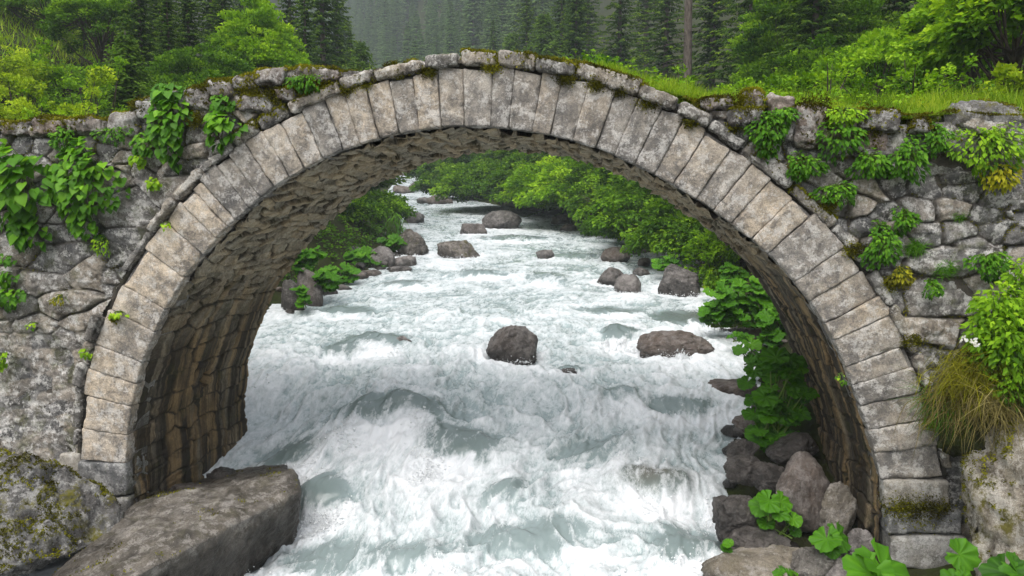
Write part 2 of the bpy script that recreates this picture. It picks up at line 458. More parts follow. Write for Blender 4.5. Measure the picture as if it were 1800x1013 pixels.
# ---- voussoirs
J_EX = [(142, 808), (144, 752), (148, 694), (157, 648), (170, 605), (192, 545), (213, 500), (253, 437), (292, 390), (317, 354), (336, 332), (353, 318), (380, 292), (404, 271), (430, 252), (462, 232), (492, 215), (530, 196), (570, 177),
        (605, 163), (643, 149), (682, 138), (726, 129), (769, 123), (815, 119), (866, 118), (906, 121), (953, 128), (988, 135), (1035, 146), (1083, 157), (1122, 175), (1162, 192), (1203, 207), (1244, 228), (1287, 258), (1321, 288), (1356, 316),
        (1396, 348), (1430, 377), (1484, 437), (1515, 474), (1546, 520), (1564, 555), (1592, 606), (1609, 645), (1624, 688), (1637, 736), (1649, 784), (1659, 838)]
je = face(*np.array(J_EX, float).T)
ts = np.array([SE[np.argmin(((PE_ - p) ** 2).sum(1))] for p in je]); ts[0] = 0; ts[-1] = 1
ringP = []
tt = np.linspace(0, 1, 400)
a, b = cI(tt), cE(tt)
a = a + (b - a) * .02; b2 = a + (b - a) * .97
Vr = np.concatenate([fw(a[:, 0], a[:, 1], .03), fw(b2[:, 0], b2[:, 1], .03), fw(b2[:, 0], b2[:, 1], .42), fw(a[:, 0], a[:, 1], .42)])
i = np.arange(399); k = 400
Fr = np.concatenate([np.stack([i + x * k, i + 1 + x * k, i + 1 + y * k, i + y * k], -1) for x, y in ((0, 1), (1, 2), (2, 3), (3, 0))])
ring = mk('arch_ring', Vr, Fr[:, ::-1], M['pointing'], bridge, attrs={'tint': np.full(len(Vr), .4)})
for q in range(len(ts) - 1):
    rg = np.random.default_rng(300 + q)
    w = (ts[q + 1] - ts[q])
    g = .0045 / LE * LE / LE * 1.0
    g0, g1 = (.0005 + .006 * rg.random() ** 4) / LE, (.0005 + .006 * rg.random() ** 4) / LE
    t0, t1 = ts[q] + g0, ts[q + 1] - g1
    oi, oe = rg.normal(0, .006), rg.normal(0, .022)
    fr = min(rg.normal(0, .010) - .010, -.001)
    C = np.zeros((2, 2, 2, 3))
    for ii, t in enumerate((t0, t1)):
        pi0, pe0 = cI(t), cE(t)
        dr = (pe0 - pi0) / np.linalg.norm(pe0 - pi0)
        sk = rg.normal(0, .004)
        A, B = pi0 + dr * (oi * .5), pe0 + dr * (oe + rg.normal(0, .012))
        for kk, d in enumerate((fr, .15)):
            C[ii, 0, kk] = fw(A[0] + sk, A[1], d); C[ii, 1, kk] = fw(B[0], B[1], d + (rg.normal(0, .008) if kk == 0 else 0))
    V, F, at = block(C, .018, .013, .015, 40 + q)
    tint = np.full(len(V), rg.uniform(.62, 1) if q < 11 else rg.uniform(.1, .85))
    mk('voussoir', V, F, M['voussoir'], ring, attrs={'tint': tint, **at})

# ---- hood course: the band of slim stones round the ring, coping at the crown
hood = mk('hood_course', Vr * 0 + 0 if False else np.concatenate([fw(*(cE(tt) + (cE(tt) - cI(tt)) * o).T, d) for o, d in ((.02, .06), (.16, .06), (.16, .4), (.02, .4))]), Fr[:, ::-1], M['mortar'], bridge, attrs={'tint': np.full(len(Vr), .2)})
nE = normal2(PE_)
t = .012; q = 0
while t < .985:
    rg = np.random.default_rng(900 + q); q += 1
    crown = math.exp(-((t - .52) / .13) ** 2)
    ln = (rg.uniform(.22, .62) + .10 * crown) / LE
    t1 = min(t + ln, .995)
    th = rg.uniform(.11, .165) + .01 * crown - .035 * (t < .3) - .03 * (t > .72)
    if t > .93 or t < .05: th *= .75
    gap = .008 + .022 * rg.random() ** 2
    skip = rg.random() < .1 and (t < .35 or t > .72)
    if not skip:
        C = np.zeros((2, 2, 2, 3)); lean = rg.normal(0, .014, 2)
        fr = -.05 + rg.normal(0, .02) - .03 * crown
        for ii, x in enumerate((t + .004 / LE * 2, t1 - .010 / LE * 2)):
            pe0 = cE(x); k = int(np.searchsorted(SE, x)); k = min(max(k, 1), len(nE) - 2); nn = nE[k]
            A = pe0 + nn * (gap + lean[ii] * .5); B = pe0 + nn * (gap + th + lean[ii])
            for kk, d in enumerate((fr, .42)):
                C[ii, 0, kk] = fw(A[0], A[1], d); C[ii, 1, kk] = fw(B[0], B[1], d)
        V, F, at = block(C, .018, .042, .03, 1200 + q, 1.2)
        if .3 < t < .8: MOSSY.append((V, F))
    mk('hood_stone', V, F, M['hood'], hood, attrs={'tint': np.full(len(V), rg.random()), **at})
    t = t1 + .002 / LE

# ---- spandrel walls: rubble relief
def pip(P, poly):
    x, y = P[..., 0], P[..., 1]; r = np.zeros(x.shape, bool)
    j = len(poly) - 1
    for i in range(len(poly)):
        xi, yi = poly[i]; xj, yj = poly[j]
        c = ((yi > y) != (yj > y)) & (x < (xj - xi) * (y - yi) / (yj - yi + 1e-12) + xi)
        r ^= c; j = i
    return r
te = np.linspace(0, 1, 160)
hole = cE(te) + (cE(te) - cI(te)) * .08
holeL = np.concatenate([[[hole[0, 0], -6]], hole, [[hole[-1, 0], -6]]])

WALLPTS = []
def spandrel(u0, u1, seed, left):
    res = .0145
    U, Z = np.meshgrid(np.arange(u0, u1, res), np.arange(-4.2, 2.1, res))
    wu = U + .10 * fbm(v3(U * 1.6, Z * 1.6, seed), 3, seed); wz = Z + .09 * fbm(v3(U * 1.4, Z * 1.8, seed + 9), 3, seed + 4) + (.06 * U if not left else -.05 * U)
    e1, a1, b1, t1 = vor(wu, wz, .66, .36, seed, .85, 2.6)
    e2, a2, b2, t2 = vor(wu + 3.3, wz, .30, .19, seed + 50, .8, 2.6)
    small = sst(.05, .15, fbm(v3(U * .9, Z * 1.1, seed + 2), 2, seed + 6))
    sm = small > .5
    e = np.where(sm, e2 * .6, e1); idv = np.where(sm, a2, a1); id2 = np.where(sm, b2, b1); tl = np.where(sm, t2 * .5, t1)
    rub = np.ones_like(U)
    if left: rub = .06 + .94 * sst(-1.65, -1.1, Z + .25 * fbm(v3(U, Z, 4), 3, 8))
    else: rub = .35 + .65 * sst(-2.2, -1.4, Z + .15 * U)
    jw = sst(.0, .085, e + .05 * fbm(v3(U * 9, Z * 9, seed), 3, seed))
    h = rub * (.048 * jw + .07 * (idv - .5) * jw + .085 * tl + .02 * sst(0, .5, e))
    h = h + .036 * fbm(v3(U * 4, Z * 4, seed), 5, seed + 1, .62) + .020 * fbm(v3(U * 16, Z * 16, seed), 4, seed + 2, .6) - .03 * np.maximum(0, fbm(v3(U * 6, Z * 7, seed + 3), 4, seed + 3, ridge=True) - .25)
    keep = (Z < ztop(U) - .03 + .04 * fbm(v3(U * 5, U * 0, 1), 3, 4)) & ~pip(np.stack([U, Z], -1), holeL)
    kf = keep[:-1, :-1] & keep[1:, :-1] & keep[:-1, 1:] & keep[1:, 1:]
    V = fw(U, Z, .075 - h).reshape(-1, 3)
    at = {'tint': np.clip(idv * .8 + .1, 0, 1).ravel(), 'joint': ((1 - sst(.01, .085, e + .05 * fbm(v3(U * 8, Z * 8), 3, 5))) * rub).ravel()}
    V, F, at = compact(V, grid_faces(*U.shape, keep=kf), at)
    WALLPTS.append(V[at['joint'] > .55])
    return mk('spandrel_wall', V, F, M['wall'], bridge, attrs=at)
spl = spandrel(-9.4, .2, 21, True)
spr = spandrel(.2, 7.5, 63, False)

# ---- parapet stones standing on the spandrel walls
PST = [(spl, (-70, 212, -4, 240)), (spl, (-150, 214, -74, 244)), (spl, (-220, 216, -154, 246)), (spl, (2, 214, 58, 240)), (spl, (60, 207, 118, 238)), (spl, (120, 208, 190, 236)), (spl, (192, 202, 246, 240)), (spl, (240, 176, 300, 214)), (spl, (298, 164, 334, 200)), (spl, (332, 156, 374, 196)), (spl, (372, 142, 414, 174)),
       (spl, (412, 131, 458, 160)), (spl, (455, 124, 506, 152)), (spl, (424, 168, 480, 197)), (spl, (503, 121, 556, 150)), (spl, (552, 122, 604, 146)), (spl, (484, 156, 520, 178)),
       (spr, (1228, 172, 1286, 196)), (spr, (1306, 160, 1342, 197)), (spr, (1282, 194, 1338, 224)), (spr, (1350, 170, 1396, 200)), (spr, (1396, 186, 1458, 262)), (spr, (1368, 200, 1396, 250)), (spr, (1504, 194, 1586, 230)),
       (spr, (1600, 211, 1626, 240)), (spr, (1500, 230, 1566, 268)), (spr, (1462, 205, 1500, 245))]
for q, (par, (x0, y0, x1, y1)) in enumerate(PST):
    rg = np.random.default_rng(500 + q)
    c = face(np.array([x0, x1, x0, x1], float) + rg.normal(0, 3, 4), np.array([y1, y1, y0, y0], float) + rg.normal(0, 3, 4))
    C = np.zeros((2, 2, 2, 3)); fr = -.08 + rg.normal(0, .03)
    for ii in (0, 1):
        for jj in (0, 1):
            p = c[ii + 2 * jj]
            for kk, d in enumerate((fr, .42)): C[ii, jj, kk] = fw(p[0], p[1], d)
    V, F, at = block(C, .018, .085, .045, 700 + q, 1.0)
    MOSSY.append((V, F))
    mk('parapet_stone', V, F, M['parapet'], par, attrs={'tint': np.full(len(V), rg.random()), **at})

# ---- vault: coursed rubble barrel
ti = np.linspace(0, 1, 700); ci = cI(ti); nI = normal2(ci)
body = ci + nI * .026
legL = np.stack([np.full(60, body[0, 0]) , np.linspace(-4.4, body[0, 1] - .012, 60)], -1)
legR = np.stack([np.linspace(body[-1, 0], body[-1, 0] + .06, 60), np.linspace(body[-1, 1] - .012, -4.4, 60)], -1)
path = np.concatenate([legL, body, legR])
s = np.r_[0, np.cumsum(np.linalg.norm(np.diff(path, axis=0), axis=1))]
sq = np.arange(0, s[-1], .0135)
path = np.stack([np.interp(sq, s, path[:, 0]), np.interp(sq, s, path[:, 1])], -1); nP = normal2(path)
dq = np.arange(.11, WID, .0155)
S, Dp = np.meshgrid(sq, dq, indexing='ij')
ws = S + .022 * fbm(v3(S * 1.8, Dp * 1.3), 3, 71) + .012 * fbm(v3(S * 9, Dp * 6), 2, 79); wd = Dp + .08 * fbm(v3(S * 2, Dp * 2, 5), 3, 72)
e, idv, id2, tl = vor(wd, ws, .40, .13, 77, .65, 4)
lowL = 1 - sst(2.4, 4.6, S + .5 * fbm(v3(S, Dp * 1.5), 2, 5)); lowR = sst(s[-1] - 5.2, s[-1] - 3.4, S + .4 * fbm(v3(S, Dp), 2, 6))
low = np.maximum(lowL, lowR)
e3, i3, j3, tl3 = vor(wd, ws, .52, .30, 99, .45, 5)
e = np.where(low > .5, e3, e); idv = np.where(low > .5, i3, idv)
amp = np.where(low > .5, .6, 1.0)
jw = sst(0, .10, e + .05 * fbm(v3(S * 12, Dp * 8), 3, 3))
h = amp * (.05 * jw + .045 * (idv - .5) * jw + .055 * np.where(low > .5, tl3, tl)) + .012 * fbm(v3(S * 9, Dp * 3.0), 5, 81, .62) + .008 * fbm(v3(S * 26, Dp * 12), 4, 84)
h = h - .022 * np.maximum(0, fbm(v3(S * 6, Dp * 2), 4, 88, ridge=True) - .2)
hs = 4.4 - 2.32                                                # a missing stone: small put-log hole in the left leg
inh = (np.abs(S - hs) < .12) & (np.abs(Dp - 1.66) < .12)
h = np.where(inh, -.22, h)
P = fw((path[:, 0])[:, None] - nP[:, 0:1] * h, (path[:, 1])[:, None] - nP[:, 1:2] * h, Dp)
at = {'tint': np.clip(idv, 0, 1).ravel(), 'joint': (1 - sst(.02, .09, e + .04 * fbm(v3(S * 10, Dp * 7), 3, 4))).ravel(), 'low': np.maximum(low, .10).ravel(), 'suv': v3(Dp, S).reshape(-1, 3)}
mk('vault', P.reshape(-1, 3), grid_faces(*S.shape), M['vault'], bridge, attrs=at)

# ---- footings under the two ends of the ring
def foot(boxes, seed):
    for q, (x0, y0, x1, y1, f0, d1) in enumerate(boxes):
        c = face(np.array([x0, x1, x0, x1], float), np.array([y1, y1, y0, y0], float))
        C = np.zeros((2, 2, 2, 3))
        for ii in (0, 1):
            for jj in (0, 1):
                for kk, d in enumerate((f0, d1)): C[ii, jj, kk] = fw(c[ii + 2 * jj, 0], c[ii + 2 * jj, 1], d)
        V, F, at = block(C, .024, .03, .02, seed + q)
        mk('footing_block', V, F, M['footing'], bridge, attrs={'tint': np.full(len(V), ((seed + q) * .37) % 1), **at})
foot([(136, 812, 222, 874, -.01, .44), (164, 876, 224, 952, .0, .44), (100, 800, 137, 900, .03, .44)], 60)
foot([(1553, 844, 1668, 892, -.03, .44), (1557, 896, 1690, 938, -.04, .44), (1562, 941, 1700, 1000, -.05, .44), (1564, 1003, 1700, 1060, -.06, .44)], 70)
# ================================================================== river and terrain
ZY = np.array([-20, 5, 8.6, 10.2, 12.4, 15, 20, 22.3, 23.6, 30, 48, 70, 100, 200, 800.])
ZZ = np.array([-4.3, -4.2, -3.98, -3.58, -3.02, -2.75, -2.32, -2.14, -1.92, -1.45, -.08, 1.75, 4.6, 15, 70.])
def zw(Y): return np.interp(Y, ZY, ZZ)
EY = np.array([-20, 6, 8, 12, 15, 19, 23, 30, 39, 50, 68, 95, 200, 800.])
EL_ = np.array([-4.6, -4.5, -4.5, -4.7, -5.9, -5.9, -4.7, -4.6, -5.6, -7.6, -11.6, -14.5, -46, -200.])
RY = np.array([-20, 6, 8, 10, 12.5, 15.4, 18.7, 23.5, 33, 45, 50, 70, 95, 200, 800.])
ER_ = np.array([2.6, 2.6, 2.5, 2.9, 4.0, 4.9, 5.1, 6.6, 6.3, 3.3, 1.0, -7, -11, -40, -190.])
def eL(Y): return np.interp(Y, EY, EL_)
def eR(Y): return np.interp(Y, RY, ER_)

def onwater(px, py):
    """photo point -> where its ray meets the river's mean surface"""
    r = ray(px, py); Y = np.arange(4, 140, .02)
    z = r[2] / r[1] * Y
    k = np.argmax(z < zw(Y)) if r[2] / r[1] < .3 else 0
    hit = np.nonzero(z <= zw(Y))[0]
    Y0 = Y[hit[0]] if len(hit) else 100.
    return r * (Y0 / r[1])

def gz(X, Y):
    X = np.asarray(X, float); Y = np.asarray(Y, float)
    l, r = eL(Y), eR(Y)
    dl, dr = l - X, X - r
    d = np.maximum(dl, dr)
    f = sst(8.9, 11.4, Y)
    gl = .3 * np.clip(d, 0, 1.0) + .95 * np.clip(d - 1.0, 0, 3.4) + .52 * np.clip(d - 4.4, 0, 60)
    st = 1.9 - .95 * sst(22, 30, Y)
    gr = .28 * np.clip(d, 0, .7) + st * np.clip(d - .7, 0, 4.0 / st) + .40 * np.clip(d - .7 - 4.0 / st, 0, 60)
    low = .18 * np.clip(d, 0, 3)
    g = np.where(dl > dr, gl, gr)
    g = low + (g - low) * f
    near = sst(9, 30, Y)
    g = g + .22 * np.clip(d - 30, 0, 400) + .16 * np.clip(Y - 90, 0, 400) * sst(0, 30, d) + .30 * np.clip(Y - 170, 0, 500)
    n = fbm(v3(X * .35, Y * .35), 4, 5) * .35 * np.clip(d, 0, 2) / 2
    z = zw(Y) + g + n
    z = np.where(d < 0, zw(Y) - .9 * (1 - np.exp(np.minimum(d, 0) * 2)), z)
    return z - 1.1 * sst(7, 8, Y) * (1 - sst(12.2, 13.4, Y)) * np.exp(-((X + 4.4) / 1.3) ** 4)

ys = np.concatenate([np.arange(-6, 10, .3), np.geomspace(10, 900, 330)])
xs = np.concatenate([-np.geomspace(12, 700, 90)[::-1], np.arange(-11.9, 12, .14), np.geomspace(12, 700, 90)])
XX, YY = np.meshgrid(xs, ys)
XX = XX + np.where(YY > 30, eL(YY) * .8 * sst(30, 80, YY), 0)
ZG = gz(XX, YY)
g = G('soil')
n = g.noise(1.6, 8, .7); n2 = g.noise(25, 5, .7)
col = g.ramp(n, (.38, (.03, .026, .018)), (.5, (.032, .034, .016)), (.6, (.04, .055, .014)))
col = g.mix(g.ramp(n2, (.4, 0.), (.6, .6)), col, (.04, .05, .012))
M['soil'] = g.done(g.prin(col, .95, .1, g.bump(n2, .8, .05)))
tag(mk('ground', v3(XX, YY, ZG - .03).reshape(-1, 3), grid_faces(*XX.shape), M['soil'], origin=(0, 0, 0)), kind='structure')

# ---- water surface
FEAT = [  # photo x, y, half-width, half-depth (m), bump height, slick, foam below
    (668, 598, .75, .55, .18, .9), (612, 610, .55, .5, .12, .9), (1075, 590, .55, .6, .22, 1.0), (705, 728, 1.15, .55, .20, .9), (805, 775, .75, .5, .2, .9), (885, 850, .35, .35, .2, .5), (850, 480, 1.0, .5, .12, .8), (725, 500, .8, .5, .1, .6), (960, 490, .8, .6, .1, .5),
    (1200, 560, 1.3, .7, .06, 1.0), (1075, 548, .8, .4, .05, .8), (1150, 850, .6, .35, .22, .6), (560, 850, .4, .35, .2, .7), (1170, 960, .8, .5, .1, .8), (1190, 718, 1.0, .3, .1, .6), (1000, 655, .3, .2, .12, .6), (520, 775, .5, .4, .1, .9),
    (950, 930, .9, .4, .1, .5), (1040, 790, .7, .5, .12, .45), (560, 960, .9, .4, .08, .5), (740, 960, .9, .35, .1, .5), (620, 545, .8, .5, .05, .8), (1090, 700, .5, .3, .1, .4), (900, 420, 1.6, .9, .1, .6), (700, 440, 1.2, .8, .1, .5), (1000, 450, 1.2, .9, .1, .4)]
ys = [3.6]
while ys[-1] < 118: ys.append(ys[-1] + max(.010, .0031 * ys[-1]))
ys = np.array(ys); nx = 540
fx = np.linspace(-.06, 1.06, nx)
YW = np.repeat(ys[:, None], nx, 1)
XW = eL(YW) - 1.2 + fx[None] * (eR(YW) - eL(YW) + 2.4)
def wfield(X, Y):
    z = zw(Y)
    l, r = eL(Y), eR(Y)
    cx = .5 * (l + r)
    side = np.clip(np.minimum(X - l, r - X), -1, 3)
    # flow coordinates bend with the river
    n = X - cx; s = Y
    q = v3(n * .55, s * .42, 0)
    wx = fbm(q * 1.3, 3, 11); wy = fbm(q * 1.3 + 9, 3, 12)
    P = v3(n + .9 * wx, s + .9 * wy, 0)
    big = fbm(P * np.array([.75, .55, 1]), 4, 13)
    rid = fbm(P * np.array([2.5, 1.9, 1]), 4, 14, ridge=True)
    P2 = v3(n + .35 * wx + .12 * fbm(P * 3, 2, 19), s + .35 * wy + .12 * fbm(P * 3 + 5, 2, 18), 0)
    fine = fbm(P2 * np.array([7.0, 3.6, 1]), 4, 15, .6, ridge=True)
    vf = fbm(P2 * np.array([17, 12, 1]), 4, 16, .6)
    w4 = fbm(P * np.array([2.6, 1.8, 1]) + 4, 4, 29)
    calm = np.zeros_like(X); bump = np.zeros_like(X); wh = np.zeros_like(X)
    for (px, py, a, b, h, sl) in FEAT:
        c = onwater(px, py)
        a, b = a * .8, b * .8
        dx, dy = (X - c[0]) / a, (Y - c[1]) / b
        dx = dx + .7 * wx + .55 * w4; dy = dy + .7 * wy - .55 * w4
        e = np.exp(-(dx * dx + dy * dy))
        bump += h * e
        calm = np.maximum(calm, sl * np.exp(-(dx * dx + dy * dy) ** 2 * .8))
        e2 = np.exp(-((dx * .8) ** 2 + ((dy + 1.7) * .9) ** 2))             # white hole just downstream
        wh = np.maximum(wh, sl * e2); bump -= .45 * h * e2
    rough = np.clip(1 - .85 * calm, .1, 1)
    sc = (.55 + .45 * sst(0, 1.2, side)) * (1 - .55 * sst(11, 22, Y))
    dz = sc * (.16 * big + (.115 * rid + .042 * fine + .008 * vf + .02 * np.abs(vf) * np.clip(wh, 0, 1)) * rough) + bump - .34 * np.exp(-((X + 3.9) / .8) ** 2) * sst(8, 9.5, Y) * (1 - sst(11.6, 13.5, Y)) - .38 * np.exp(-((X + 3.0) / 1.7) ** 2 - ((Y - 8.4) / 1.6) ** 2)
    rise = np.gradient(np.interp(Y[:, 0], ZY, ZZ), Y[:, 0])[:, None] if Y.ndim == 2 else 0
    lace = 1 - np.abs(fbm(P2 * np.array([4.2, 2.9, 1]) + 3, 5, 23, .62)) * 3.4
    lace2 = 1 - np.abs(fbm(P2 * np.array([11, 7.6, 1]) + 8, 4, 24, .62)) * 3.0
    foam = .10 - .06 * sst(13, 24, Y) + .42 * big + .36 * rid + .38 * fine + .9 * wh - 1.15 * calm + .22 * (np.maximum(lace, 0) + .6 * np.maximum(lace2, 0)) * (1 - .45 * calm) + .5 * np.clip(rise - .09, 0, .2) + .12 * vf - .10
    st = fbm(v3((n + .5 * wx) * 7, (s + .5 * wy) * 1.6, 2), 4, 41, .6)
    foam += calm * (.5 * np.maximum(0, 1 - np.abs(st) * 4) + .25 * w4)
    for px, py, w_ in ((898, 637, 104), (1192, 632, 128), (1203, 520, 82), (1104, 518, 48), (803, 454, 84), (832, 413, 48), (882, 403, 68), (722, 448, 62), (1074, 501, 52), (958, 455, 32)):
        c = onwater(px, py); a = w_ * c[1] / FOC / 2
        dd = np.hypot(X - c[0], (Y - c[1] - a * .6) / .9) / a
        foam += .55 * np.exp(-((dd - 1.05) / .3) ** 2) + .3 * np.exp(-((X - c[0]) / a) ** 2 - ((Y - c[1] + a) / (a * 1.3)) ** 2)
    foam += .20 * (1 - sst(0, .8, side)) * (rid > -.2)
    return z + dz, foam, calm, lace
ZW, FO, CA, LA = wfield(XW, YW)
g = G('river_water')
fo = g.attr('foam'); ps = g.map(g.pos, (1.25, .5, .9))
f1 = g.noise(7, 6, .7, vec=ps, dist=1.2); f2 = g.noise(30, 5, .72, vec=ps, dist=.8); f3 = g.noise(90, 3, .7, vec=ps)
ff = g.math('ADD', fo, g.math('ADD', g.math('MULTIPLY_ADD', f1, 1.5, -.75), g.math('ADD', g.math('MULTIPLY_ADD', f2, 1.1, -.55), g.math('MULTIPLY_ADD', f3, .4, -.2))))
m = g.ramp(ff, (.0, 0.0), (.28, .32), (.66, .70), (1.1, 1.0))
deep = g.mix(g.attr('calm'), (.29, .355, .36), (.135, .175, .17))
deep = g.mix(g.attr('bed'), deep, (.11, .095, .065))
col = g.mix(m, deep, (.78, .80, .825))
h = g.math('ADD', g.math('MULTIPLY', f1, .35), g.math('ADD', g.math('MULTIPLY', f2, .4), g.math('MULTIPLY', f3, .2)))
M['water'] = g.done(g.prin(col, g.ramp(m, (0, .10), (.6, .5)), .5, g.bump(h, .2, .05)))
side = np.clip(np.minimum(XW - eL(YW), eR(YW) - XW), -1, 3)
c = onwater(1150, 850); bed = .9 * np.exp(-(((XW - c[0]) / .45) ** 2 + ((YW - c[1]) / .28) ** 2))
c = onwater(1290, 560); bed = np.maximum(bed, .8 * np.exp(-(((XW - c[0]) / 1.0) ** 2 + ((YW - c[1]) / .9) ** 2)))
V3W = v3(XW, YW, ZW).reshape(-1, 3)
V, F = V3W, grid_faces(*XW.shape)
tag(mk('river_water', V, F, M['water'], origin=(0, 0, 0), attrs={'foam': FO.ravel(), 'calm': CA.ravel(), 'bed': bed.ravel()}), kind='structure')
def wz(x, y):
    i = min(max(int(np.searchsorted(ys, y)), 0), len(ys) - 1); j = int(np.argmin(np.abs(XW[i] - x))); return ZW[i, j]
# ================================================================== boulders
def wet_shade(V, h0=.06, h1=.34):  # dark band above the waterline: wet rock, plus painted shade on the ledge
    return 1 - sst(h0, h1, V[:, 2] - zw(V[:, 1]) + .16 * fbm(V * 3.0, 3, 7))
M['boulder'] = stone_mat('boulder_stone', (.06, .053, .048), (.135, .121, .112), (.25, .226, .21), white=.35, wcol=(.36, .33, .315), dark=.65, dcol=(.022, .019, .017), warm=(.15, .10, .07), bump=.9, rough=.6, spec=.4)
M['boulder_wet'] = stone_mat('wet_boulder_stone', (.028, .024, .021), (.06, .052, .046), (.12, .105, .095), white=.25, wcol=(.22, .20, .19), dark=.6, dcol=(.012, .010, .009), bump=.9, rough=.35, spec=.5)
M['boulder_grey'] = stone_mat('pale_boulder_stone', (.10, .09, .085), (.19, .17, .16), (.29, .265, .25), white=.35, wcol=(.42, .39, .37), dark=.45, dcol=(.04, .035, .03), bump=.8, rough=.65, spec=.35)
M['boulder_moss'] = stone_mat('mossy_boulder_stone', (.06, .052, .046), (.13, .115, .10), (.24, .215, .19), white=.35, wcol=(.42, .38, .35), dark=.6, dcol=(.025, .02, .018), moss=.95, topmoss=.8, mosscol=(.10, .095, .018), bump=.9)
M['ledge'] = stone_mat('ledge_stone', (.075, .068, .06), (.165, .15, .134), (.29, .265, .24), white=.55, wcol=(.42, .39, .36), dark=.6, dcol=(.035, .03, .026), moss=.25, topmoss=.7, mosscol=(.09, .085, .015), bump=.9, rough=.7, warm=(.24, .20, .14))
M['lichen_rock'] = stone_mat('lichen_rock', (.09, .088, .085), (.19, .185, .178), (.31, .30, .29), white=.6, wcol=(.50, .49, .47), dark=.85, dcol=(.045, .035, .03), moss=.9, topmoss=.75, mosscol=(.17, .155, .012), bump=1.0)
M['pale_rock'] = stone_mat('pale_bank_rock', (.22, .19, .16), (.42, .38, .33), (.58, .54, .48), white=.5, wcol=(.68, .64, .58), dark=.9, dcol=(.05, .035, .022), moss=.9, mosscol=(.17, .15, .012), bump=1.0, warm=(.42, .34, .20))

def river_rock(px, base, w, h, seed, label, mat='boulder', lift=0.0, deep=.8, flat=None, rz=0.0, soft=.05, sub=5, Y=None, planes=14):
    c = onwater(px, base)
    if Y is not None: c = atY(px, base, Y)
    D = c[1]; a = w * D / FOC / 2; hh = h * D / FOC
    b = a * deep
    cz = c[2] + hh * .22
    V, F, at = boulder((c[0], c[1] + b * .75, cz + lift), (a * 1.10, b, hh * .86), seed, sub, planes, rz, 1.0, flat, soft)
    at['wet'] = wet_shade(V, .03, .06 + .30 * hh + .04)
    o = mk('boulder', V, F, M[mat], attrs=at)
    return tag(o, label, 'boulder')
rr = river_rock
rr(898, 637, 104, 66, 3, 'wet brown boulder standing alone in the white water in mid stream', sub=6, planes=18, flat=.85)
rr(1192, 632, 134, 46, 14, 'wide dark boulder with water streaming past it near the right bank under the arch', sub=6)
rr(1203, 520, 82, 58, 25, 'large brown and pink boulder with leaves on top beside the right bank', sub=6)
rr(1104, 518, 48, 34, 36, 'smooth rounded grey boulder in front of the dark ones by the right bank', 'boulder_grey', soft=.02)
rr(1074, 501, 52, 32, 47, 'dark wedge shaped boulder touching the smooth grey one')
rr(1084, 463, 50, 27, 58, 'brown humped boulder furthest upstream in the right bank cluster')
rr(1134, 468, 22, 17, 59, 'small pointed brown rock between the humped boulder and the leafy one')
rr(1130, 484, 30, 15, 60, 'small dark low rock in front of the small pointed one')
rr(1128, 446, 42, 14, 61, 'dark flat rock in the shade of the overhanging trees')
rr(958, 455, 32, 18, 62, 'small pale rock just breaking the surface in mid stream', 'boulder_grey')
rr(832, 413, 48, 26, 73, 'dark flat topped block of rock upstream in the rapids', flat=.6)
rr(882, 403, 68, 30, 84, 'brown sloping boulder beside the flat topped block upstream')
rr(803, 454, 84, 38, 95, 'broad mossy boulder at the left edge of the rapids', 'boulder_moss')
rr(722, 448, 62, 46, 106, 'dark boulder with mossy crown beside the broad mossy one', 'boulder_moss', sub=6)
rr(727, 393, 38, 20, 117, 'pinkish speckled rock in the white water far left', 'boulder_grey')
rr(668, 472, 54, 36, 128, 'pale pink rock among leaves on the left bank', 'boulder_grey')
rr(712, 470, 50, 24, 129, 'low pinkish rock at the foot of the dark mossy crowned boulder', 'boulder_grey')
rr(688, 410, 36, 24, 131, 'dark brown rock under the fern on the left bank')
rr(640, 415, 24, 26, 132, 'blackish rock in shade left of the fern')
rr(600, 435, 40, 22, 133, 'brown rock beside the small side channel on the left')
rr(770, 360, 48, 18, 139, 'low dark rock at the far bend below the trees')
rr(745, 358, 26, 12, 140, 'small dark rock left of the low one at the far bend')
rr(706, 340, 40, 16, 141, 'grey rock on the far left shore of the upper rapids')
rr(738, 333, 46, 18, 142, 'pinkish far boulder in the upper rapids', 'boulder_grey')
rr(722, 310, 44, 20, 143, 'dark grey far rock outcrop at the very top of the visible river')
rr(985, 396, 30, 22, 150, 'dark rock at the foot of the bushes on the right shore')
rr(1000, 406, 34, 14, 151, 'low dark rock in front of the bushes on the right shore')
rr(545, 537, 50, 72, 160, 'tall upright dark rock at the left shore behind the arch', soft=.03, sub=6, deep=.6)
rr(512, 548, 40, 62, 161, 'dark rock half hidden by the left leg of the arch')
rr(575, 520, 34, 30, 162, 'dark rock with leaves right of the tall upright one')
rr(615, 492, 60, 16, 163, 'flat wet rocks at the waterline of the left bank')
rr(650, 486, 36, 12, 164, 'thin slab at the waterline below the leafy left bank')
rr(700, 480, 66, 12, 165, 'long low ledge at the waterline below the pink rocks')
rr(1300, 492, 60, 40, 170, 'dark rock with yellow moss behind the right leg of the arch', 'boulder_moss')
rr(1345, 480, 50, 40, 171, 'pale rock above the butterbur behind the right leg', 'boulder_grey')
rr(1290, 552, 36, 22, 172, 'small pale stone in the butterbur on the right bank', 'boulder_grey')
rr(1310, 588, 60, 12, 173, 'flat wet stone at the edge of the butterbur bed')
rr(1345, 606, 80, 22, 174, 'dark wet stone at the lower end of the butterbur bed')
rr(1290, 700, 104, 34, 175, 'low wet brown rock left of the big butterbur clump', flat=.6)
rr(1000, 662, 40, 12, 176, 'rock just awash below the lone mid stream boulder')
rr(700, 606, 56, 40, 177, 'rounded grey rock under a veil of falling foam', 'boulder_grey', lift=-.22)
rr(1150, 862, 66, 34, 178, 'brown rock glimpsed under the water near the right shore', lift=-.16)

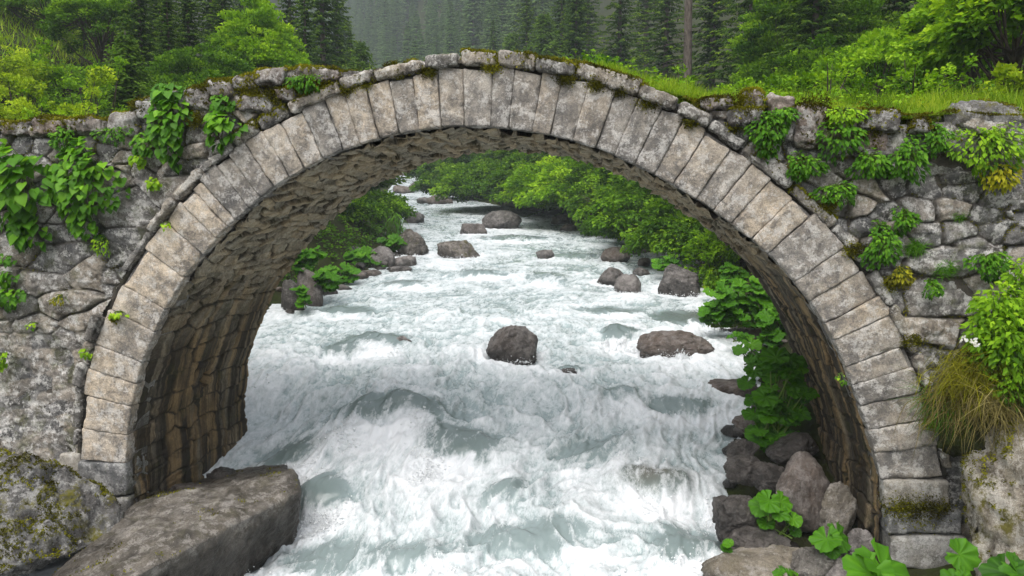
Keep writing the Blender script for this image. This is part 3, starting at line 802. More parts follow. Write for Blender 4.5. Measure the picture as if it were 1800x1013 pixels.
# right shore, foreground, in front of and under the right leg
def bank_rock(px, py, w, h, Y, seed, label, mat='boulder', deep=.8, flat=None, rz=0., soft=.05, sub=6, planes=14):
    c = atY(px, py, Y); a = w * Y / FOC / 2; hh = h * Y / FOC / 2
    V, F, at = boulder(c, (a * 1.12, a * deep, hh * 1.12), seed, sub, planes, rz, 1.0, flat, soft)
    at['wet'] = wet_shade(V)
    return tag(mk('boulder', V, F, M[mat], attrs=at), label, 'boulder')
bk = bank_rock
bk(1405, 875, 116, 160, 8.4, 217, 'big smooth grey brown boulder leaning against the right leg of the arch', 'boulder', soft=.03, planes=24)
bk(1308, 790, 62, 44, 9.3, 202, 'black wet rock at the right shore topmost of three dark ones', 'boulder_wet', soft=.08)
bk(1306, 822, 62, 66, 9.0, 203, 'dark pointed rock directly below the black wet one at the right shore', 'boulder_wet', soft=.08)
bk(1350, 842, 62, 60, 8.9, 204, 'brown broken rock between the dark pointed rock and the big smooth boulder', 'boulder_wet', soft=.09)
bk(1292, 905, 96, 96, 8.3, 205, 'dark wet boulder half covered by white water at the right shore', 'boulder_wet', soft=.08, flat=.6)
bk(1340, 1006, 200, 92, 7.6, 206, 'speckled brown ledge rock at the bottom right shore', 'ledge', flat=.65, rz=-.1)
bk(1440, 985, 110, 70, 7.4, 207, 'brown slab sloping down from the ledge rock under the bottom leaves', 'ledge', flat=.6)
bk(1474, 905, 60, 110, 8.2, 208, 'cracked rock wedged at the foot of the right leg', 'ledge', soft=.07)
bk(1510, 960, 48, 60, 7.5, 209, 'small pale grey stone at the foot of the right leg', 'boulder_grey')
bk(1480, 1020, 80, 50, 6.9, 210, 'pale stone at the bottom edge beside the large leaf', 'boulder_grey')
bk(1320, 745, 60, 40, 10.3, 211, 'dark rock below the big butterbur clump')
bk(1395, 790, 90, 60, 9.4, 212, 'shaded dark rock under the big butterbur clump', 'boulder_wet')
bk(1330, 960, 110, 60, 8.0, 213, 'dark low rock between the wet boulder and the ledge rock', 'boulder_wet', soft=.08)

# left foreground ledge in front of the left leg
def px3(*a): return [tuple(atY(x, y, Y)) for x, y, Y in a]
V, F, at = hull_rock(px3((60, 1040, 7.0), (150, 955, 8.2), (240, 880, 8.6), (380, 868, 8.9), (470, 838, 9.3), (518, 828, 9.3), (530, 862, 8.9), (340, 930, 7.7), (235, 1015, 6.8), (100, 1200, 6.2), (300, 1180, 7.6), (400, 1080, 8.6), (508, 1000, 9.3), (515, 1000, 9.6), (200, 1100, 9.6), (250, 880, 9.8), (505, 832, 9.9), (440, 822, 10.4), (500, 815, 10.6), (505, 990, 10.4)), 31, .03, 2, .05, 2.2)
at['wet'] = wet_shade(V, .30, .62)  # wet band carried high up: also paints the shade of the undercut front
tag(mk('rock_ledge', V, F, M['ledge'], attrs=at), 'long sloping rock ledge under the left leg of the arch jutting into the water', 'rock')
LEDGE = (V, F)
V, F, at = hull_rock(px3((-60, 800, 8.4), (0, 798, 8.1), (60, 800, 8.0), (110, 812, 8.1), (160, 866, 8.1), (218, 884, 8.3), (228, 945, 8.1), (160, 965, 7.8), (60, 985, 7.4), (0, 1010, 7.2), (-120, 1030, 7.2), (-120, 860, 7.6), (-60, 1020, 9.4), (140, 950, 9.4), (-100, 800, 9.4), (100, 830, 9.2)), 41, .03, 1, .11, 2.4)
CORNER = (V, F)
tag(mk('mossy_rock', V, F, M['lichen_rock'], attrs=at), 'large lichen spotted rock with a thick moss cap at the bottom left corner', 'rock')
# right foreground bank
V, F, at = hull_rock(px3((1682, 800, 6.9), (1730, 745, 6.8), (1800, 730, 6.6), (1900, 740, 6.6), (1700, 880, 6.7), (1715, 985, 6.6), (1740, 1060, 6.4), (1900, 1100, 6.2), (1690, 850, 7.5), (1730, 1060, 7.5), (1900, 700, 7.6), (1740, 735, 7.5), (1850, 820, 6.1), (1830, 950, 6.0)), 51, .035, 2, .075, 2.6)
BANKR = (V, F)
tag(mk('bank_rock', V, F, M['pale_rock'], attrs=at), 'pale rough rock face with yellow moss at the right edge below the dry grass', 'rock')
V, F, at = hull_rock(px3((1652, 200, 7.5), (1668, 184, 7.5), (1720, 178, 7.5), (1770, 186, 7.4), (1800, 215, 7.35), (1812, 262, 7.3), (1740, 275, 7.35), (1662, 266, 7.4), (1652, 200, 8.3), (1720, 178, 8.3), (1812, 190, 8.2), (1812, 270, 8.2), (1652, 270, 8.2)), 61, .035, 2, .05, 2.6)
CAPR = (V, F)
tag(mk('capstone_rock', V, F, M['lichen_rock'], attrs=at), 'big white lichened rock lying on the right end of the bridge parapet', 'rock')
# earth bank in front of the right abutment, carrying the shrub and the dry grass
V, F, at = hull_rock(px3((1640, 700, 7.15), (1700, 600, 7.05), (1800, 520, 6.9), (1900, 500, 6.9), (1640, 790, 7.0), (1720, 800, 6.75), (1800, 760, 6.6), (1900, 760, 6.5), (1660, 800, 7.6), (1720, 560, 7.5), (1900, 480, 7.5), (1900, 800, 7.6), (1760, 640, 6.75)), 71, .06, 2, .06)
tag(mk('earth_bank', V, F, M['soil'], attrs=at), kind='structure')

bk(402, 846, 84, 50, 10.0, 222, 'dark rounded rock between the left leg and the sloping ledge', 'boulder_wet', soft=.08)
bk(335, 872, 90, 44, 9.4, 223, 'brown broken rock at the foot of the left leg behind the sloping ledge', 'boulder', soft=.08)

# small stones filling the shores between the boulders
rg = np.random.default_rng(88)
def shore(n, xr, yr, side, label, group, mats):
    k = 0
    while k < n:
        Y = rg.uniform(*yr); e = eR(Y) if side > 0 else eL(Y); X = e + side * rg.uniform(*xr)
        s_ = rg.uniform(.05, .17) * (.7 + .03 * Y); z = float(gz(np.array(X), np.array(Y)))
        z = max(z, float(zw(Y)) - .05)
        V, F, at = boulder((X, Y, z + s_ * .2), (s_ * rg.uniform(.9, 1.5), s_ * rg.uniform(.8, 1.2), s_ * rg.uniform(.5, .9)), 1000 + k + int(100 * yr[0]), 4, 10, rg.uniform(0, 3))
        at['wet'] = wet_shade(V)
        tag(mk('shore_stone', V, F, M[mats[k % len(mats)]], attrs=at), label, 'stone', group); k += 1
shore(18, (.0, .9), (7.2, 11.5), 1, 'small stone wedged between the boulders below the right leg of the arch', 'small stones below the right leg', ['boulder_wet', 'boulder', 'boulder_grey', 'boulder_wet'])
shore(26, (-.3, .8), (13.5, 24), 1, 'small stone on the right shore beside the butterbur', 'small stones on the right shore', ['boulder', 'boulder_wet', 'boulder_grey'])
shore(40, (-.4, 1.0), (17, 34), -1, 'small stone on the left shore seen through the arch', 'small stones on the left shore', ['boulder_grey', 'boulder', 'boulder_moss', 'boulder_wet'])
# ================================================================== foliage tools
def T_diamond(fold=.25):
    V = np.array([[0, 0, 0], [.5, .45, fold], [0, 1, -.05], [-.5, .45, fold]]); return V, np.array([[0, 1, 2], [0, 2, 3]])
def T_twig():
    V = np.array([[0, 0, 0], [.5, .22, -.10], [.36, .62, -.16], [0, 1, -.22], [-.36, .62, -.16], [-.5, .22, -.10], [0, .5, .06]])
    return V, np.array([[0, 1, 6], [1, 2, 6], [2, 3, 6], [3, 4, 6], [4, 5, 6], [5, 0, 6]])
def T_heart():
    o = [(0, .06), (.22, -.05), (.46, .08), (.52, .32), (.40, .60), (.20, .84), (0, 1.06)]
    P = [(x, y, .16 * abs(x) - .22 * y * y) for x, y in o] + [(-x, y, .16 * abs(x) - .22 * y * y) for x, y in o[1:-1]][::-1]
    mid = [(0, .35, -.03), (0, .7, -.11)]
    V = np.array(P + mid); n = len(P)
    F = []
    for i in range(n):
        j = (i + 1) % n; yy = (V[i, 1] + V[j, 1]) / 2
        F.append((i, j, n if yy < .52 else n + 1))
    F += [(3 + 0, n + 1, n)] if False else []
    F.append((n, 3, n + 1)) if False else None
    k = [4, n - 4]
    F += [(n, 4, n + 1), (n, n + 1, n - 4)]
    return V, np.array(F)
def T_round(seed=0, n=36):
    """butterbur: a kidney shaped, scalloped, veined leaf; y = 0 at the stalk"""
    rg = np.random.default_rng(seed); rings = [0, .3, .62, .88, 1.0]; V = [(0, 0, -.10)]; ang = np.linspace(-pi * .93, pi * .93, n)
    for r in rings[1:]:
        for k, a in enumerate(ang):
            R = r * (.52 + .06 * math.cos(a) + .10 * math.cos(2 * a) * 0) * (1 + (.085 * (k % 2) - .04 + rg.normal(0, .02)) * (r > .95) + .05 * math.cos(5 * a))
            vein = .05 * math.cos(9 * a) * r
            V.append((R * math.sin(a), R * math.cos(a), -.10 + .16 * r * r + vein - .10 * max(0, r - .7) / .3 * (1 + .5 * math.sin(3 * a + seed)) + rg.normal(0, .008)))
    F = []
    for k in range(n - 1): F.append((0, 1 + k + 1, 1 + k))
    for q in range(len(rings) - 2):
        a = 1 + q * n; b = a + n
        for k in range(n - 1): F += [(a + k, a + k + 1, b + k + 1), (a + k, b + k + 1, b + k)]
    V = np.array(V); an = np.arctan2(V[:, 0], V[:, 1])
    return V, np.array(F)[:, ::-1], .22 * np.maximum(0, np.cos(9 * an)) ** 2 - .10 + rg.normal(0, .04, len(V))
def T_blade(bend=.5, n=4):
    V = []
    for i in range(n + 1):
        t = i / n; wv = .5 * (1 - t ** 1.6) + .02
        V += [(-wv, t, -bend * t * t), (wv, t, -bend * t * t)]
    F = []
    for i in range(n): F += [(2 * i, 2 * i + 1, 2 * i + 3), (2 * i, 2 * i + 3, 2 * i + 2)]
    return np.array(V, float), np.array(F)
def unit(v): return v / (np.linalg.norm(v, axis=-1, keepdims=True) + 1e-9)
def scatter(T, pos, dr, nr, ln, wd, tint):
    """copies of a leaf template; template x = width, y = length along dr, z = along nr"""
    V0, F0 = T[:2]; m = len(pos)
    if m == 0: return np.zeros((0, 3)), np.zeros((0, 3), int), {'tint': np.zeros(0)}
    dr = unit(dr); x = unit(np.cross(dr, nr)); nz = np.cross(x, dr)
    ln = np.broadcast_to(ln, (m,)); wd = np.broadcast_to(wd, (m,))
    V = pos[:, None] + V0[None, :, 0:1] * (x * wd[:, None])[:, None] + V0[None, :, 1:2] * (dr * ln[:, None])[:, None] + V0[None, :, 2:3] * (nz * ln[:, None])[:, None]
    F = F0[None] + (np.arange(m) * len(V0))[:, None, None]
    return V.reshape(-1, 3), F.reshape(-1, F0.shape[1]), {'tint': np.clip(np.repeat(tint, len(V0)) + (np.tile(T[2], m) if len(T) > 2 else 0), 0, 1)}

DIA, DIA2, TWIG, HEART, BLADE, BLADE2 = T_diamond(), T_diamond(.1), T_twig(), T_heart(), T_blade(.35), T_blade(.8)
ROUND = [T_round(k) for k in range(4)]

M['spruce'] = leaf_mat('spruce_needles', (.010, .028, .008), (.052, .112, .013), (.22, .33, .025), .38, .6, .2)
M['spruce_light'] = leaf_mat('young_spruce_needles', (.03, .07, .012), (.075, .15, .016), (.17, .27, .025), .3, .6, .2)
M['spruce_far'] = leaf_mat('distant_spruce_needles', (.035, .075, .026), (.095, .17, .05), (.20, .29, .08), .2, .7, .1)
M['spruce_brown'] = leaf_mat('thin_spruce_needles', (.04, .045, .018), (.07, .08, .03), (.11, .12, .045), .2, .7, .1)
M['leaf_yellow'] = leaf_mat('fresh_yellow_leaves', (.10, .18, .010), (.30, .44, .016), (.54, .66, .05), .42)
M['leaf_bright'] = leaf_mat('fresh_green_leaves', (.06, .15, .010), (.19, .37, .014), (.40, .60, .03), .42)
M['leaf_mid'] = leaf_mat('green_leaves', (.025, .075, .007), (.09, .205, .011), (.25, .43, .02), .38)
M['leaf_wall'] = leaf_mat('wall_plant_leaves', (.028, .09, .006), (.075, .22, .008), (.20, .42, .02), .33, .38, .4)
M['butterbur'] = leaf_mat('butterbur_leaves', (.03, .10, .008), (.07, .21, .010), (.14, .33, .018), .33, .42, .4)
M['fern'] = leaf_mat('small_herb_leaves', (.025, .085, .006), (.065, .19, .010), (.16, .35, .02), .33)
M['grass'] = leaf_mat('grass_blades', (.07, .14, .010), (.20, .34, .015), (.46, .54, .05), .4)
M['moss'] = leaf_mat('moss', (.05, .045, .008), (.15, .15, .012), (.34, .33, .02), .2, .8, .1)
M['dry'] = leaf_mat('dry_grass_blades', (.07, .055, .022), (.19, .16, .055), (.34, .29, .12), .3, .7, .1)
M['stem'] = leaf_mat('green_stems', (.06, .10, .02), (.10, .16, .03), (.16, .2, .05), .1)
M['bark'] = bark_mat('spruce_bark', (.05, .04, .033), (.15, .125, .105))
M['bark2'] = bark_mat('shrub_bark', (.035, .028, .02), (.10, .08, .06))
M['flower'] = leaf_mat('white_petals', (.6, .6, .58), (.75, .75, .72), (.85, .85, .82), .3)
M['leaf_autumn'] = leaf_mat('yellowing_leaves', (.20, .24, .012), (.42, .42, .02), (.65, .56, .04), .4)

# ---- spruce
def spruce_parts(H, R, seed, base=.06, dens=1.0, up=.15, droop=.35, twig=(.16, .34), light=.0, gap=0.0):
    rg = np.random.default_rng(seed); P, Dv, Nv, Ln, Ti = [], [], [], [], []
    Vt, Ft, At = tube([(0, 0, -1.0), (0, 0, H * .3), (0, 0, H * .7), (0, 0, H)], [H * .016 + .02, H * .012 + .01, H * .006, .006], 8)
    limbs = [(Vt, Ft, At)]
    z = H * base
    while z < H * .985:
        f = (H - z) / (H * (1 - base)); L0 = R * (f ** .85) * 1.0 + .06
        nb = int(rg.integers(5, 8))
        a0 = rg.uniform(0, 6.28)
        for k in range(nb):
            if rg.random() < gap: continue
            a = a0 + k * 6.283 / nb + rg.normal(0, .22); L = L0 * rg.uniform(.62, 1.12)
            n = max(4, int(L / (.085 / dens)))
            t = (np.arange(n) + .6) / n
            el = up * f + rg.normal(0, .06)
            rad = t * L; zz = z + rad * (el - droop * f * t) + .10 * L * np.maximum(0, t - .7)
            c, s = math.cos(a), math.sin(a)
            side = np.array([-s, c, 0]); out = np.array([c, s, 0])
            slope = np.gradient(zz, rad + 1e-9) if n > 1 else np.zeros(n)
            pos = out * rad[:, None] + np.array([0, 0, 1.]) * zz[:, None]
            fwd = out + np.array([0, 0, 1.]) * slope[:, None]
            for sg in (-1, 1, 0):
                if sg == 0 and len(t) > 6: m = t > .6
                else: m = rg.random(n) < .93
                q = m.sum()
                ang = rg.normal(.95, .22, q) if sg else rg.normal(0, .3, q)
                dd = unit(fwd[m]) * np.cos(ang)[:, None] + (sg or 1) * side * np.sin(ang)[:, None] + np.array([0, 0, 1.]) * rg.normal(-.22, .22, q)[:, None]
                P.append(pos[m] + rg.normal(0, .02, (q, 3))); Dv.append(dd)
                Nv.append(np.array([0, 0, 1.]) + rg.normal(0, .35, (q, 3)))
                Ln.append(rg.uniform(*twig, q) * (1.15 - .55 * t[m]) * min(1, .35 + L))
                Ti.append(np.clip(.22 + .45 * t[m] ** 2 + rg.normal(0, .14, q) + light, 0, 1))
        z += (.15 + .16 * f) * H / 11 * rg.uniform(.8, 1.2) / (dens ** .5)
    P, Dv, Nv, Ln, Ti = map(np.concatenate, (P, Dv, Nv, Ln, Ti))
    return scatter(TWIG, P, Dv, Nv, Ln, Ln * .42, Ti), join(limbs)

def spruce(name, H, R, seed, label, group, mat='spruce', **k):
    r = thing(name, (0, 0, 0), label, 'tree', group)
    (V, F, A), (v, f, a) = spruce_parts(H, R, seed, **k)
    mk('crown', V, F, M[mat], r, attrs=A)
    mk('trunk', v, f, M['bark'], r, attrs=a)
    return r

# ---- broad-leaved crown from layered leaf sprays
def leafy_parts(W, D, H, seed, nclump=90, per=90, leaf=.07, flat=.45, csize=.32, zlow=.12, trunk=True, light=0.0, shell=.55, stems=0, lump=.16):
    rg = np.random.default_rng(seed); limbs = []
    u = unit(rg.normal(size=(nclump, 3))); u[:, 2] = np.abs(u[:, 2]) * 1.0 - .25
    rr_ = rg.uniform(shell, 1, nclump) ** .7
    C = u * rr_[:, None] * np.array([W / 2, D / 2, H * (1 - zlow) * .62]) + np.array([0, 0, H * (zlow + .40)])
    C *= 1 + lump * fbm(u * 1.6 + seed, 2, seed)[:, None]
    C[:, 2] = np.maximum(C[:, 2], .08)
    if stems:                                            # a bush of upright shoots with gaps between them
        k = rg.integers(0, stems, nclump); a = rg.uniform(0, 6.283, stems); rs = np.sqrt(rg.random(stems)); hs = rg.uniform(.55, 1.0, stems)
        t = rg.random(nclump) ** .8
        rad = rs[k] * (.55 + .45 * t) * W / 2; sp = (.22 + .5 * (1 - t)) * min(W, 1.2) * .32
        C = np.stack([np.cos(a[k]) * rad, np.sin(a[k]) * rad * D / W, (.06 + .92 * t) * H * hs[k]], -1) + rg.normal(size=(nclump, 3)) * (sp * np.array([[1], [1], [.35]])).T
        csize_t = 1.15 - .55 * t
    cs = csize * rg.uniform(.6, 1.25, nclump) * (csize_t if stems else 1)
    m = rg.poisson(per * (cs / csize) ** 2)
    idx = np.repeat(np.arange(nclump), m); N = len(idx)
    g0 = rg.normal(size=(N, 3)); g0 = g0 / np.linalg.norm(g0, axis=1)[:, None] * (rg.random(N) ** .4)[:, None]
    tilt = unit(C - np.array([0, 0, H * .3])) * .45 + np.array([0, 0, 1.])
    tilt = unit(tilt)[idx]
    off = g0 * cs[idx][:, None]
    along = (off * tilt).sum(1)[:, None] * tilt
    off = off - along * (1 - flat)
    pos = C[idx] + off
    outd = unit(off + .5 * (C[idx] - np.array([0, 0, H * .4])) + 1e-6)
    dr = outd + rg.normal(0, .45, (N, 3)) + np.array([0, 0, -.25])
    nr = tilt + rg.normal(0, .42, (N, 3))
    ln = leaf * rg.uniform(.65, 1.3, N)
    ct = rg.normal(0, .20, nclump)
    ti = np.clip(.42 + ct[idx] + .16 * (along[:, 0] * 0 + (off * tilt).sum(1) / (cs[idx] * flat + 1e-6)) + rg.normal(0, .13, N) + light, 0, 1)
    A = scatter(DIA, pos, dr, nr, ln, ln * .72, ti)
    if trunk:
        limbs.append(tube([(0, 0, -.5), (.03 * W, 0, H * .25), (0, .02 * W, H * .6)], [.02 + .014 * H, .015 + .010 * H, .012], 7))
        for k in rg.choice(nclump, min(nclump, 34), replace=False):
            b = np.array([0, 0, H * rg.uniform(.05, .4)]); e = C[k]
            limbs.append(tube([b, b * .5 + e * .5 + np.array([0, 0, -.06 * H]) * rg.uniform(-1, 1) , e], [.012 + .006 * H, .008 + .003 * H, .004], 5))
    return A, (join(limbs) if limbs else None)

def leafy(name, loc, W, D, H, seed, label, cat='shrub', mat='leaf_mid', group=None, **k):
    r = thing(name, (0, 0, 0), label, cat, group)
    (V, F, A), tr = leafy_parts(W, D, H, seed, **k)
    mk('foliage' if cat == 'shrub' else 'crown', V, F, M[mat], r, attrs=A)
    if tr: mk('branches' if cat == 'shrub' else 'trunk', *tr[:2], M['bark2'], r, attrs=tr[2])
    r.location = loc; ORG[r.name] = np.array(loc, float)
    return r
def gp(px, Y, dz=0.0):
    X = (px - CX) / FOC * Y * 1.0
    X = ray(px, 374.0)[0] / ray(px, 374.0)[1] * Y
    return (float(X), float(Y), float(gz(np.array(X), np.array(Y))) + dz)
def zpx(py, Y): r = ray(900, py); return r[2] / r[1] * Y

# ================================================================== far forest on the misty slope
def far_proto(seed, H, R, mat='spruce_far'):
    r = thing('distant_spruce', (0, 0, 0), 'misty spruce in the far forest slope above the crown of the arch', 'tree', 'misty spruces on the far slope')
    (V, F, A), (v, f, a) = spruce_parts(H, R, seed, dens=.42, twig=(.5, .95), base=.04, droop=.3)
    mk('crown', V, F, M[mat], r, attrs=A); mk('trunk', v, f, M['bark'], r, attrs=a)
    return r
fars = [far_proto(1, 17, 3.0), far_proto(2, 20, 3.2), far_proto(3, 14, 2.9)]
rg = np.random.default_rng(5); cnt = 0; k = 0; placed = []
while cnt < 290 and k < 9000:
    k += 1
    px = rg.uniform(560, 1010); Y = 105 + 300 * rg.random() ** .8
    x, y, z = gp(px, Y)
    if eL(y) - 1 < x < eR(y) + 1 and y < 110: continue
    if x > eR(y) and y < 95 and px < 930: continue
    pt = (374 - (z + 17) / y * FOC)
    if pt > 130 or (374 - z / y * FOC) < -40: continue
    if any((x - a) ** 2 + (y - b) ** 2 < 9 for a, b in placed): continue
    placed.append((x, y))
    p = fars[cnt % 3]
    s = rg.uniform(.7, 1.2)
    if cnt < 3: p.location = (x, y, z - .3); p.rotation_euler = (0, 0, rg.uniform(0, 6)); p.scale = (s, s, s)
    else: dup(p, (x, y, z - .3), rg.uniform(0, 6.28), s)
    cnt += 1

# ================================================================== nearer spruces
def put(root, px, Y, s=1.0, rz=0.0, top=None, H=None, label=None, group=None, first=False, dz=-.2):
    loc = gp(px, Y, dz)
    if top is not None: s = (zpx(top, Y) - loc[2]) / H
    if first:
        root.location = loc; root.rotation_euler = (0, 0, rz); root.scale = (s, s, s); return root
    return dup(root, loc, rz, s, label, group)
sa = spruce('spruce_tree', 14, 3.0, 21, 'tall dark spruce behind the left parapet between the small spruce and the bright leafy tree', None)
put(sa, 345, 25, top=-90, H=14, first=True)
sb = spruce('spruce_tree', 15, 2.7, 22, 'dark spruce left of the misty gap standing alone above the bridge shoulder', None, gap=.08)
put(sb, 575, 34, top=-190, H=15, first=True)
sc_ = spruce('spruce_tree', 16, 3.4, 23, 'large spruce with olive branch tips behind the arch crown on the right', None, light=.08, gap=.05)
put(sc_, 1085, 46, top=-150, H=16, first=True)
put(sa, 300, 29, s=1.0, rz=1.3, top=-160, H=14, label='dark spruce half hidden behind the one by the small spruce')
put(sa, 405, 28, rz=2.2, top=-60, H=14, label='dark spruce directly left of the bright leafy tree')
put(sb, 520, 39, rz=2.0, top=-100, H=15, label='dark spruce between the bright leafy tree and the lone dark one')
put(sb, 622, 44, rz=3.0, top=46, H=15, label='slim dark spruce at the left edge of the misty gap')
put(sa, 470, 41, rz=4.0, top=-100, H=14, label='dark spruce towering behind the bright leafy tree')
put(sa, 165, 33, rz=.4, top=-60, H=14, label='dark spruce at the top of the left slope beside the meadow')
put(sb, 235, 34, rz=5.0, top=-120, H=15, label='dark spruce behind the small bright spruce')
put(sc_, 925, 60, rz=1.0, top=-30, H=16, label='green spruce at the right edge of the misty gap')
put(sb, 985, 55, rz=1.7, top=-80, H=15, label='slender spruce between the misty gap and the large olive spruce')
put(sb, 868, 78, rz=.7, top=30, H=15, label='pale green spruce standing in front of the misty slope')
put(sc_, 1165, 40, rz=2.3, top=-160, H=16, label='large spruce behind the bare trunk')
put(sc_, 1310, 28, rz=3.6, top=-260, H=16, label='big dark spruce right of the bare trunk with drooping boughs')
put(sa, 1420, 20, rz=.9, top=-300, H=14, label='dark spruce behind the hazel shrubs')
put(sa, 1560, 21, rz=2.9, top=-300, H=14, label='dark spruce between the hazel shrubs and the bright maple')
put(sc_, 1690, 21, rz=5.2, top=-330, H=16, label='dark spruce behind the bright maple at the right edge')
put(sb, 1030, 62, rz=5.5, top=-100, H=15, label='shaded spruce behind the large olive one')
put(sa, 1245, 38, rz=.2, top=-200, H=14, label='deep dark spruce in the gap behind the bare trunk')
put(sa, 1370, 32, rz=1.2, top=-300, H=14, label='deep dark spruce in the second row behind the hazel shrubs')
put(sa, 1500, 33, rz=2.5, top=-300, H=14, label='deep dark spruce behind the two hazel shrubs')
put(sb, 1130, 58, rz=3.3, top=-200, H=15, label='deep dark spruce between the large olive one and the bare trunk')
put(sa, 262, 24, rz=2.6, top=-110, H=14, label='dark spruce directly behind the top of the small bright spruce')
put(sb, 310, 22.5, rz=4.4, top=-60, H=15, label='dark spruce in front of the others between the small spruce and the leafy trees')
put(sa, 385, 34, rz=5.6, top=-150, H=14, label='dark spruce at the back between the leafy trees on the left')
put(sa, 205, 36, rz=1.9, top=-150, H=14, label='dark spruce at the back above the left thicket')
put(sb, 545, 30, rz=5.1, top=-60, H=15, label='dark spruce touching the right side of the bright leafy tree')
put(sa, 600, 50, rz=0.8, top=-60, H=14, label='dark spruce behind the lone one at the left of the misty gap')
put(sa, 440, 52, rz=0.8, top=-150, H=14, label='distant dark spruce behind the bright leafy tree')
put(sa, 300, 50, rz=3.8, top=-150, H=14, label='distant dark spruce at the top of the left forest')
put(sa, 130, 52, rz=2.8, top=-150, H=14, label='distant dark spruce at the top of the meadow')
put(sa, 1010, 44, rz=2.8, top=-60, H=14, label='green spruce left of the large olive one')
put(sc_, 1225, 26, rz=0.9, top=-240, H=16, label='spruce with drooping boughs just right of the bare trunk') if False else None
put(sa, 90, 44, rz=3.1, top=-60, H=14, label='dark spruce above the meadow at the upper left')
se = spruce('spruce_tree', 2.8, .95, 31, 'small bright spruce sapling behind the left parapet', None, mat='spruce_light', dens=1.5, twig=(.09, .2), droop=.15, up=.35)
put(se, 236, 17.5, top=54, H=2.8, first=True)
put(se, 955, 52, rz=2.0, top=20, H=2.8, label='light green young spruce right of the misty gap')
put(se, 900, 60, rz=4.0, top=55, H=2.8, label='light green young spruce nearest the misty gap')
put(se, 640, 40, rz=1.0, top=70, H=2.8, label='young spruce at the foot of the slim dark one')
# bare trunk
x, y, z = gp(1203, 31)
V, F, A = tube([(x, y, z - .5), (x + .02, y, z + 4), (x - .05, y, z + 11), (x + .02, y + .1, z + 20)], [.23, .19, .15, .06], 10)
br = [(V, F, A)]
rg = np.random.default_rng(9)
for q in range(46):
    h = rg.uniform(1.5, 13); a = rg.uniform(0, 6.28); l = rg.uniform(.5, 1.9)
    b = np.array([x, y, z + h]); e = b + np.array([math.cos(a), math.sin(a), -.25]) * l
    br.append(tube([b, (b + e) / 2 + np.array([0, 0, .05]), e], [.018, .010, .003], 4))
r = thing('bare_trunk_tree', (x, y, z), 'bare grey spruce trunk with dead twigs behind the right shoulder of the arch', 'tree')
V, F, A = join(br[:1]); mk('trunk', V, F, M['bark'], r, attrs=A)
for bv in br[1:]: mk('dead_branch', bv[0], bv[1], M['bark'], r, attrs=bv[2])

